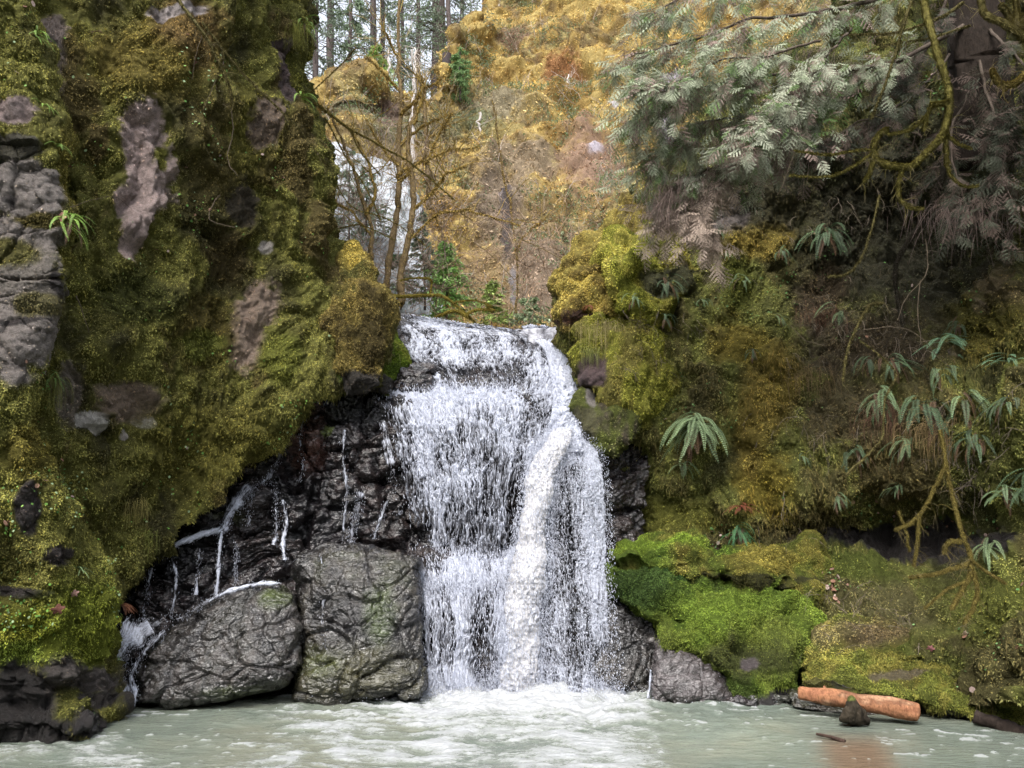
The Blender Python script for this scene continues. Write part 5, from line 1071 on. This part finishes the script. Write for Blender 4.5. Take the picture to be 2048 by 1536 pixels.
def hd(W, px, py):
    q = W + .8 * fbm(W, .35, 2, off=3)[..., None]
    return .9 * fbm(W, .16, 3, off=1) + 1.7 * (1 - worley(q * np.array([1, 1, 1.25]), .42, 1)[0] - .5) + .6 * (1 - worley(q, 1.2, 3)[0] - .5) + .18 * (1 - worley(q, 3.1, 3)[0] - .5) + .10 * fbm(W, 4, 3, .65, 9)
BRN = (.27, .21, .15)
HL = surface('hill', rows, 620, 620, hd, lambda W, px, py: palette(W, HC, .35, 5),
    items=[(1000, 410, 60, 90, BRN, .85, .5), (1090, 540, 110, 90, (.28, .21, .15), .9, .5), (1060, 330, 60, 40, (.3, .23, .15), .9, .5), (1180, 320, 60, 70, (.28, .18, .12), .6, .5), (960, 560, 60, 70, (.33, .24, .12), .9, .4), (1015, 450, 14, 60, (.06, .045, .04), 0, .3), (1025, 560, 8, 40, (.2, .18, .18), .3, .4), (1005, 400, 6, 24, (.25, .22, .24), .3, .4),
           (1190, 300, 15, 12, (.38, .34, .38), .2, .4), (1228, 208, 9, 6, (.4, .36, .38), .3, .4),  (1340, 170, 30, 30, (.35, .3, .36), .2, .4), (1330, 240, 20, 30, (.36, .3, .38), .1, .4),
           (1120, 130, 40, 24, (.28, .14, .06), 1, .4), (1030, 70, 34, 16, (.2, .13, .08), .6, .4), (820, 280, 90, 30, (.22, .2, .11), .9, .5), (1000, 215, 80, 30, (.33, .28, .18), 1, .5), (930, 250, 60, 30, (.2, .22, .12), 1, .5), (700, 240, 40, 20, (.24, .2, .12), 1), (770, 240, 30, 40, (.16, .11, .08), .4)],
    label='steep golden hillside beyond the lip, shaggy dry moss with brown gullies', cat='hill', kind='structure')
o = mosscover(HL, 210000, (.05, .135), 'moss', (.7, 1.35), 'shaggy golden tufts covering the far hillside', droop=.5, up=.2, width=.5)
# shrubs of the slope: grey green low clumps
pos, nr, c, px, py = sample(HL, 42000, lambda S: sstep(.05, .25, fbm(S['G'], .5, 3, off=60)))
d = nr + RNG.normal(0, .6, nr.shape); v, f, cc = leafcloud(pos + nr * RNG.uniform(0, .35, (len(pos), 1)), d, nr + RNG.normal(0, .5, nr.shape), RNG.uniform(.06, .16, len(pos)), .05, np.array([(.15, .19, .10), (.22, .24, .15), (.10, .15, .06)])[RNG.integers(0, 3, len(pos))] * RNG.uniform(.6, 1.4, (len(pos), 1)))
obj('undergrowth', mesh('undergrowth', v, f, cc), M_LEAF, label='grey green low shrubs scattered over the golden hillside', cat='shrubs', kind='stuff')
mb = MB()
for k in range(420):
    i = RNG.integers(len(pos)); grow(mb, pos[i], nrmz(nr[i] + np.array([0, 0, .8])), RNG.uniform(.4, 1.3), .012, 1, np.array((.42, .35, .30)) * RNG.uniform(.5, 1.1), (.45, .38, .33), .6, .2)
mb.build('dry_twigs', M_BARK, smooth=False, label='pale bare twigs standing on the golden hillside', cat='twigs', kind='stuff')

# upstream bed behind the lip, out to the plateau
rows = [[P(x, 668, 14.6) * [1, 1, 0] + [0, 0, z0] for x in (300, 700, 900, 1100, 1300, 1700)] for z0 in (5.25,)]
def bedrow(y, z): return [np.array([x, y, z]) for x in (-40, -9, -3, 1, 4, 9, 40)]
TB = surface('terrain', [bedrow(14.2, 4.7)] + [bedrow(y, 5.1 + (y - 16) * .09) for y in (15.2, 16.5, 18.5, 21, 25, 31, 40, 54, 75, 105, 150, 210, 300)], 160, 160, lambda W, px, py: .12 * fbm(W, 1.1, 4), lambda W, px, py: palette(W, [(.12, .09, .05), (.16, .12, .06), (.09, .08, .03)], 1, 3),
    label='brown valley floor upstream of the falls', cat='ground', kind='structure')
STRATA.pop()
obj('ground', mesh('ground', np.array([[-1500, -600, -1.2], [1500, -600, -1.2], [1500, 1800, -1.2], [-1500, 1800, -1.2]]), np.array([[0, 1, 2, 3]]), np.tile((.08, .07, .04), (4, 1)), attrs={'wet': np.zeros(4)}), M_CLIFF, label='dark ground around and under the gorge', cat='ground', kind='structure')
# thin water sliding over the lip
G = sheet(np.array([[P(x, 664, 14.9) * [1, 1, 0] + [0, 0, 5.42] for x in (880, 960, 1060, 1140, 1200)], [P(x, y, Y) + [0, 0, .015] for x, y, Y in ((880, 650, 13.7), (960, 662, 13.8), (1060, 658, 14.0), (1110, 656, 14.1), (1150, 662, 14.2))], [P(x, y, Y) + [0, 0, -.12] for x, y, Y in ((880, 655, 13.5), (960, 668, 13.6), (1040, 672, 13.7), (1090, 674, 13.7), (1140, 678, 13.7))]]), 160, 60)
N = normals(G); hh = .03 * ridge(G, 4, 3, 3, (1, .5, 1)) + .02 * fbm(G, 14, 3)
infall(obj('lip_water', mesh('lip_water', (G + N * hh[..., None]).reshape(-1, 3), gridfaces(60, 160), palette(G, [(.10, .10, .12), (.30, .30, .34), (.6, .6, .66)], 5, 4, (1, .4, 1)).reshape(-1, 3), True), M_FOAM))

# distant white falls seen through the trees
ol = [(655, 292), (700, 300), (760, 322), (800, 352), (832, 400), (842, 470), (850, 540), (872, 600), (880, 660), (780, 690), (700, 680), (640, 660), (620, 480), (630, 330)]
G, px, py = blobgrid(ol, ylerp((290, 25.5), (690, 20.5)), 1.2, 1.0, 260, 130); N = wrapnormals(G); G = G + N * (.25 * ridge(G, .9, 2, 3, (1.5, 1.5, .4)) + .10 * fbm(G, 3.5, 4, off=2, st=(2, 2, .5)))[..., None]
cw = palette(G, [(.20, .23, .23), (.36, .39, .41), (.60, .62, .66), (.46, .49, .52)], 1.6, 5, (2.4, 2.4, .5))
obj('distant_waterfall', mesh('distant_waterfall', G.reshape(-1, 3), gridfaces(130, 260, wrap=True), cw.reshape(-1, 3), True), M_FOAM, label='pale upper waterfall glimpsed behind the bare mossy trees', cat='waterfall')

# ------------------------------------------------------------------ conifers
def conifer(x, ytop, ybase, Y, r, crown, nleaf, col, label, name='conifer', lsize=(.12, .4), tc=(.10, .08, .075), group='conifers on the plateau behind the hill', w0=1.2, w1=3.2, lean=0, gap=.35):
    """crown: (y0, y1) photo rows between which branches leave the trunk"""
    b = P(x, ybase, Y); t = P(x + lean, ytop, Y); root = obj(name, None, label=label, cat='tree', group=group); root.location = b
    p = np.array([b + (t - b) * k for k in np.linspace(0, 1, 14)]); p[:, 0] += .1 * fbm(p, .3, 2); p = p - b
    mb = MB(); mb.tube(p, np.linspace(r, r * .35, 14), tc, 10); mb.build('trunk', M_BARK, root)
    z0 = P(x, crown[1], Y)[2] - b[2]; z1 = P(x, crown[0], Y)[2] - b[2]; zt = p[-1, 2]
    br = MB(); PL = []; DL = []; nb = max(14, nleaf // 55)
    for k in range(nb):
        u = RNG.random(); z = z0 + (z1 - z0) * u; c = np.array([np.interp(z, p[:, 2], p[:, 0]), np.interp(z, p[:, 2], p[:, 1]), z])
        a = RNG.uniform(0, 2 * math.pi); L = (w1 + (w0 - w1) * u) * RNG.uniform(.5, 1.1); s = np.linspace(0, 1, 8)[:, None]
        q = c + np.array([math.cos(a), math.sin(a), .12]) * L * s + np.array([0, 0, -.28]) * L * s ** 2
        br.tube(q, np.linspace(r * .14, .01, 8), tc, 4)
        m = int(nleaf * (.5 if Y > 40 else 1)) // nb; j = RNG.uniform(gap, 1, m); PL.append(np.stack([np.interp(j, s[:, 0], q[:, i]) for i in range(3)], -1) + RNG.normal(0, .09 * L, (m, 3)) * [1, 1, .35]); DL.append(np.tile([math.cos(a), math.sin(a), -.45], (m, 1)) + RNG.normal(0, .6, (m, 3)))
    br.build('branches', M_BARK, root); PL = np.concatenate(PL); DL = np.concatenate(DL); n = len(PL)
    v, f, c = leafcloud(PL, DL, RNG.normal(0, .4, (n, 3)) + [0, 0, 1], RNG.uniform(lsize[0], lsize[1], n), .09 + 0 * DL[:, 0] * 1 if lsize[1] > .3 else .05, np.array(col) * RNG.uniform(.5, 1.6, (n, 1)))
    obj('crown', mesh('crown', v, f, c), M_LEAF, root); return root
CG = (.17, .21, .16); C2 = (.2, .26, .17)  # crown greens lightened to paint distance haze into the leaves
GC1 = 'tall conifer behind the golden hill, '
conifer(661, -420, 260, 47, .28, (-200, 190), 5200, CG, GC1 + 'leftmost and thick')
conifer(747, -420, 230, 50, .26, (-200, 160), 4200, CG, GC1 + 'second from the left wall')
conifer(765, -420, 230, 52, .20, (-200, 120), 3200, CG, GC1 + 'slim one close beside the second')
conifer(836, -400, 220, 46, .16, (-200, 190), 5200, C2, GC1 + 'bushy with pale green twigs')
conifer(878, -400, 220, 48, .55, (-200, 120), 3800, C2, GC1 + 'thickest trunk, dressed in green')
conifer(897, -400, 215, 43, .17, (-100, 100), 2200, CG, GC1 + 'thin, directly above the dark snag')
conifer(972, -400, 40, 50, .24, (-250, 60), 4200, C2, 'conifer standing on the crest of the golden hill at the top edge')
conifer(700, -300, 260, 44, .14, (0, 240), 4600, C2, 'dense mid green conifer between the two left trunks', w0=1, w1=2.6)
conifer(630, -300, 300, 42, .2, (-50, 260), 5200, CG, 'dark conifer just showing beside the corner of the left wall', w1=3)
conifer(805, -200, 230, 54, .18, (-50, 200), 4600, C2, 'faint conifer filling the gap behind the mossy bare tree', w1=3)
conifer(925, -250, 160, 52, .18, (0, 120), 1800, CG, 'small open conifer just left of the hill crest', w1=2)
conifer(752, 86, 200, 38, .05, (92, 196), 4200, (.30, .42, .13), 'feathery light green sapling in front of the tall trunks', 'sapling', (.08, .22), group=None, w0=.25, w1=1.5, gap=.15)
conifer(920, 95, 200, 36, .06, (100, 195), 3600, (.18, .28, .12), 'round green sapling right of the dark snag', 'sapling', (.08, .22), group=None, w0=.3, w1=1.1, gap=.1)
conifer(893, 480, 640, 18.5, .03, (485, 630), 5200, (.36, .56, .20), 'bright green sapling behind the lip of the falls', 'sapling', (.05, .13), group=None, w0=.1, w1=1.0, gap=.1)
conifer(985, 560, 660, 18, .02, (566, 650), 2200, (.42, .52, .18), 'small yellow green sapling right of the bright one behind the lip', 'sapling', (.05, .12), group=None, w0=.1, w1=.55, gap=.1)
conifer(1060, 590, 660, 18, .02, (596, 650), 1500, (.34, .42, .26), 'grey green bush behind the middle of the lip', 'sapling', (.05, .12), group=None, w0=.2, w1=.6, gap=.1)
conifer(735, 330, 470, 21, .03, (335, 460), 2600, (.2, .27, .17), 'thin dark green sapling before the distant falls', 'sapling', (.05, .14), group=None, w0=.15, w1=.9, gap=.15)
conifer(700, 300, 500, 20.5, .03, (305, 480), 2600, (.24, .3, .2), 'pale sapling nearest the left wall before the distant falls', 'sapling', (.05, .14), group=None, w0=.2, w1=1.1, gap=.15)
conifer(848, 420, 620, 19, .03, (425, 600), 2400, (.22, .29, .19), 'narrow sapling along the right edge of the distant falls', 'sapling', (.05, .14), group=None, w0=.1, w1=.6, gap=.15)
conifer(800, 500, 620, 19.5, .02, (510, 610), 1800, (.2, .28, .16), 'thin sapling at the foot of the distant falls', 'sapling', (.05, .12), group=None, w0=.15, w1=.7, gap=.15)
conifer(1265, 60, 180, 40, .04, (70, 170), 900, (.16, .2, .10), 'small shrub high on the golden hill, partly behind the cedar', 'sapling', (.06, .18), group=None, w0=.3, w1=.8, gap=.1)
sn = MB(); q = P(np.array([893, 892, 893, 894]), np.array([200, 170, 130, 108]), np.array([37.] * 4)); sn.tube(cr(q, 20), np.linspace(.30, .22, 20), (.05, .04, .04), 12)
sn.build('snag', M_BARK, label='short dark broken trunk between the green saplings on the ridge', cat='snag')
# pale slender birch like stems
for i, (x0, y0, x1, y1, Y, lb) in enumerate(((773, 190, 779, 95, 36, 'pale bare stem at the left of the ridge'), (826, 185, 832, 95, 36, 'pale bare stem near the mossy tree top'), (1137, 195, 1137, 150, 38, 'short pale stem standing alone on the golden slope'), (997, 98, 998, 10, 44, 'thin pale stem near the hill crest'), (826, 330, 830, 100, 24, 'long whitish stem behind the mossy bare tree'), (1042, 30, 1044, -40, 46, 'pale stem touching the top edge over the hill'), (960, 225, 960, 290, 34, 'thin pale stem low on the golden slope'))):
    m2 = MB(); tips = []; a = P(x0, y0, Y); b = P(x1, y1, Y); m2.tube(np.linspace(a, b, 12) + .05 * RNG.normal(0, 1, (12, 3)), np.linspace(.07, .035, 12), (.5, .46, .43), 6)
    for k in range(6): grow(m2, a + (b - a) * RNG.uniform(.3, 1), nrmz(RNG.normal(0, 1, 3) + [0, 0, .8]), .8, .015, 1, (.42, .37, .33), (.4, .35, .32))
    m2.build('bare_stem', M_BARK, label=lb, cat='bare tree')

# ------------------------------------------------------------------ bare mossy maples by the lip
BM = (.30, .21, .06); BTW = (.42, .36, .27)
def maple(name, trunks, label, limbs=(), depth=2, tw=14):
    root = obj(name, None, label=label, cat='tree', group='bare mossy maples behind the lip'); o0 = P(*trunks[0][0][0]); root.location = o0
    tm = MB(); bm = MB(); ms = MB()
    for pts, r0, r1 in list(trunks) + list(limbs):
        main = (pts, r0, r1) in list(trunks); p = pixline(pts, 20 * len(pts), .05) - o0; Ym = pts[0][2]; r = np.linspace(r0, r1, len(p)) / FOC * Ym * (1 + .2 * fbm(p, 5, 2))
        (tm if main else bm).tube(p, r, np.array((.16, .115, .06)) if main else np.array(BM) * .8, 7)
        fuzz(ms, p, r, len(p) * 16, BM, (.02, .06))
        d0 = nrmz(p[-1] - p[0])
        for k in range(tw if not main else tw // 2):
            j = RNG.integers(len(p) // 4, len(p)); side = nrmz(d0 * .4 + RNG.normal(0, .7, 3) + np.array([0, 0, .25]))
            grow(bm, p[j], side, RNG.uniform(.35, 1.0), RNG.uniform(.006, .014), depth - 1, np.array(BM) * RNG.uniform(.6, 1.1), BTW, .5, .1)
    tm.build('trunk', M_BARK, root); bm.build('branches', M_BARK, root); ms.build('moss_sleeve', M_MOSSL, root, smooth=False); return root
maple('maple', [([(770, 610, 17), (775, 540, 17), (790, 450, 17), (798, 380, 17), (800, 300, 17), (802, 200, 17), (797, 110, 17), (800, -30, 17)], 8, 3)], 'tall upright mossy maple whose tip reaches the top edge',
    [([(801, 232, 17), (820, 210, 16.8), (850, 180, 16.6), (890, 150, 16.5)], 4, 1.5), ([(800, 182, 17), (770, 150, 17), (735, 115, 17)], 2.5, 1), ([(800, 290, 17), (850, 250, 17), (900, 228, 17)], 3.5, 1.5), ([(800, 120, 17), (780, 85, 17), (765, 60, 17)], 2, .8), ([(799, 330, 17), (760, 290, 17), (735, 240, 17)], 3, 1.2), ([(798, 350, 17), (840, 325, 17), (900, 300, 17), (960, 296, 17)], 3, 1)])
maple('maple', [([(805, 610, 16.5), (800, 560, 16.5), (812, 500, 16.5), (825, 430, 16.5), (828, 360, 16.5), (815, 300, 16.5), (828, 230, 16.5), (832, 200, 16.5)], 9, 3)], 'thick crooked maple right of the upright one, rooted at the left end of the lip',
    [([(826, 420, 16.5), (860, 390, 16.4), (890, 350, 16.3), (935, 330, 16.2)], 4, 1.5), ([(822, 340, 16.5), (805, 360, 16.5), (795, 350, 16.5), (845, 320, 16.5)], 3, 2), ([(818, 480, 16.5), (860, 440, 16.5), (900, 420, 16.5), (960, 425, 16.5), (1040, 450, 16.5)], 2.5, .8), ([(850, 330, 16.5), (880, 262, 16.5), (905, 225, 16.5)], 3, 1.2), ([(830, 250, 16.5), (845, 180, 16.5), (838, 150, 16.5)], 4, 2)])
maple('maple', [([(742, 520, 16), (740, 450, 16), (720, 380, 16), (700, 320, 16), (680, 270, 16), (655, 215, 16)], 5, 2)], 'slim mossy maple leaning left before the distant falls',
    [([(735, 430, 16), (750, 380, 16), (725, 300, 16), (690, 250, 16)], 3.5, 1.5), ([(740, 470, 16), (700, 420, 16), (660, 400, 16)], 2, 1)])
maple('maple', [([(858, 420, 19), (856, 340, 19), (852, 270, 19), (848, 200, 19), (850, 170, 19)], 6, 3)], 'short mossy maple behind the crooked one, on the slope', [([(852, 290, 19), (880, 255, 19), (900, 250, 19)], 4, 2), ([(856, 330, 19), (830, 280, 19)], 3, 1)])
maple('maple', [([(1030, 640, 18), (1035, 560, 18), (1028, 450, 18), (1015, 380, 18), (1000, 300, 18), (985, 200, 18)], 2, 1)], 'very thin dark sapling standing alone right of centre, no leaves', [([(1030, 500, 18), (1060, 460, 18), (1090, 440, 18)], 1, .6)], tw=8)
branch('leaning_branch', [([(630, 205, 12.8), (660, 228, 13), (700, 258, 13.2), (760, 290, 13.5), (820, 325, 13.8), (870, 365, 14), (910, 400, 14)], 5, 1.5), ([(700, 258, 13.2), (720, 300, 13.3), (760, 350, 13.4)], 2, 1), ([(650, 235, 12.8), (690, 310, 13), (740, 390, 13), (760, 440, 13)], 2.5, 1.2), ([(615, 190, 12.8), (680, 130, 12.8), (712, 95, 12.8)], 1.5, .8), ([(655, 330, 13), (700, 410, 13), (780, 440, 13), (850, 490, 13)], 1.5, .8), ([(655, 465, 13), (720, 450, 13), (790, 480, 13)], 1.5, .7)], 'mossy branch reaching from the left wall corner across the gap', 'branch', (.26, .2, .05), .8)
branch('fallen_branch', [([(762, 588, 14.6), (800, 592, 14.5), (850, 590, 14.4), (885, 592, 14.3), (915, 612, 14.2), (945, 640, 14.2), (965, 660, 14.2)], 6, 2.5), ([(860, 590, 14.4), (862, 560, 14.4), (840, 555, 14.4), (800, 560, 14.4)], 3, 2), ([(905, 605, 14.2), (950, 600, 14.2), (985, 612, 14.2)], 2, 1)], 'fallen mossy branch lying over the left part of the lip', 'branch', (.34, .27, .05), 1.2)
branch('fallen_branch', [([(862, 640, 14.1), (885, 628, 14.1), (912, 622, 14.1), (935, 634, 14.1)], 4, 6), ([(930, 628, 14.1), (960, 618, 14.1), (990, 620, 14.1)], 4, 2), ([(975, 610, 14.1), (984, 622, 14.1)], 4, 4)], 'short arched mossy branch lying closest to the water at the lip', 'branch', (.36, .28, .05), 1.2)
branch('mossy_log', [([(880, 445, 18.5), (920, 470, 18.3), (970, 500, 18), (1030, 560, 18)], 1.5, 1), ([(1045, 480, 17), (1090, 500, 17), (1130, 522, 16)], 1.5, .8)], 'thin pale branches slanting down the foot of the slope', 'branch', (.4, .3, .14), .3)
mb = MB()
for k in range(520):
    x = RNG.uniform(635, 900); y = RNG.uniform(300, 620); Y = RNG.uniform(17.5, 19.8)
    grow(mb, P(x, y, Y), nrmz(RNG.normal(0, .8, 3) + [0, 0, .5]), RNG.uniform(.5, 1.3), .008, 1, np.array((.32, .24, .19)) * RNG.uniform(.6, 1.2), (.44, .38, .34), .7, .1)
for k in range(260):
    x = RNG.uniform(860, 1200); y = RNG.uniform(430, 640); Y = RNG.uniform(17, 18.4)
    grow(mb, P(x, y, Y), nrmz(RNG.normal(0, .8, 3) + [0, 0, .5]), RNG.uniform(.4, 1.1), .007, 1, np.array((.30, .20, .13)) * RNG.uniform(.6, 1.2), (.40, .32, .26), .7, .1)
mb.build('brush', M_BARK, smooth=False, label='maze of fine bare twigs in front of the distant falls and slope foot', cat='brush', kind='stuff')
# brush along the lip
mb = MB(); lf = []
for k in range(420):
    x = RNG.uniform(650, 1135); Y = RNG.uniform(14.8, 19); p = np.array([(x - 1024) / FOC * Y, Y, 5.3 + (Y - 15) * .12]); tips = []
    grow(mb, p, nrmz(RNG.normal(0, .6, 3) + [0, 0, .9]), RNG.uniform(.3, .75), .006, 1, np.array((.27, .19, .13)) * RNG.uniform(.5, 1.2), (.34, .27, .22), .7, .1, tips)
    for q in tips[:3]: lf.append(q[RNG.integers(2, 8, 5)])
mb.build('brush', M_BARK, smooth=False, label='brown leafless brush crowding behind the lip of the falls', cat='brush', kind='stuff')
lf = np.concatenate(lf); n = len(lf); v, f, c = leafcloud(lf, RNG.normal(0, 1, (n, 3)), RNG.normal(0, 1, (n, 3)), RNG.uniform(.03, .07, n), .03, np.array([(.25, .17, .09), (.14, .2, .06), (.34, .2, .14), (.3, .25, .07)])[RNG.integers(0, 4, n)] * RNG.uniform(.6, 1.2, (n, 1)))
obj('undergrowth', mesh('undergrowth', v, f, c), M_LEAF, label='low mixed leaves among the brush right behind the lip', cat='leaves', kind='stuff')

# ------------------------------------------------------------------ the gorge closes behind the viewpoint: wooded slopes that shade and mirror in the wet rock
PL = [(-8.6, 6.5), (-9.5, 2), (-11, -6), (-13, -16), (-10, -27), (0, -34), (11, -27), (13, -15), (11.5, -4), (10.5, 3), (11, 7.5)]
rows = []
for z, o in ((-1.1, 0), (1.5, .6), (5, 1.6), (9, 3.2), (12.5, 5.5), (15.5, 10), (17, 18)):
    r = []
    for x, y in PL:
        n_ = np.array([x, y + 10]) / np.hypot(x, y + 10); k = .62 if y > 0 else 1.0
        r.append(np.array([x + n_[0] * o, y + (n_[1] * o if y < 0 else 0), z * k + (0 if z < 5 or y > -20 else 3)]))
    rows.append(r)
DS = surface('gorge_slope', rows, 320, 120, lambda W, px, py: .9 * fbm(W, .3, 4) + .5 * (1 - worley(W, .8, 2)[0]), lambda W, px, py: palette(W, [(.035, .045, .02), (.06, .07, .025), (.04, .035, .02), (.09, .1, .03)], .5, 7), label='mossy slopes of the gorge downstream, behind the viewpoint', cat='hill', kind='structure')
STRATA.pop()
# ------------------------------------------------------------------ light
w = bpy.data.worlds.new('World'); SC.world = w; w.use_nodes = True; nt = w.node_tree
bg = nt.nodes['Background']; sk = nt.nodes.new('ShaderNodeTexSky'); sk.sky_type = 'NISHITA'; sk.sun_disc = False
SUN_EL, SUN_AZ = math.radians(55), math.radians(200)      # azimuth measured from +Y clockwise: behind and left of the viewpoint
sk.sun_elevation = SUN_EL; sk.sun_rotation = SUN_AZ; sk.air_density = 1.0; sk.dust_density = 3.0; sk.ozone_density = 1.0
hs = nt.nodes.new('ShaderNodeHueSaturation'); hs.inputs['Saturation'].default_value = .3; hs.inputs['Value'].default_value = 1.0
nt.links.new(sk.outputs[0], hs.inputs['Color']); nt.links.new(hs.outputs[0], bg.inputs[0]); bg.inputs[1].default_value = .15
ld = bpy.data.lights.new('sun', 'SUN'); ld.energy = 1.25; ld.angle = math.radians(22); ld.color = (1, .96, .9)
lo = bpy.data.objects.new('sun', ld); COL.objects.link(lo)
sx, sy, sz = math.sin(SUN_AZ) * math.cos(SUN_EL), math.cos(SUN_AZ) * math.cos(SUN_EL), math.sin(SUN_EL)
from mathutils import Vector
lo.rotation_euler = Vector((sx, sy, sz)).to_track_quat('Z', 'Y').to_euler()
SC.view_settings.view_transform = 'Standard'; SC.view_settings.look = 'None'; SC.view_settings.exposure = EXPO; SC.view_settings.gamma = 1
SC.cycles.max_bounces = 5; SC.cycles.diffuse_bounces = 3; SC.cycles.glossy_bounces = 2; SC.cycles.transparent_max_bounces = 6
SC.cycles.use_adaptive_sampling = True; SC.cycles.adaptive_threshold = .02
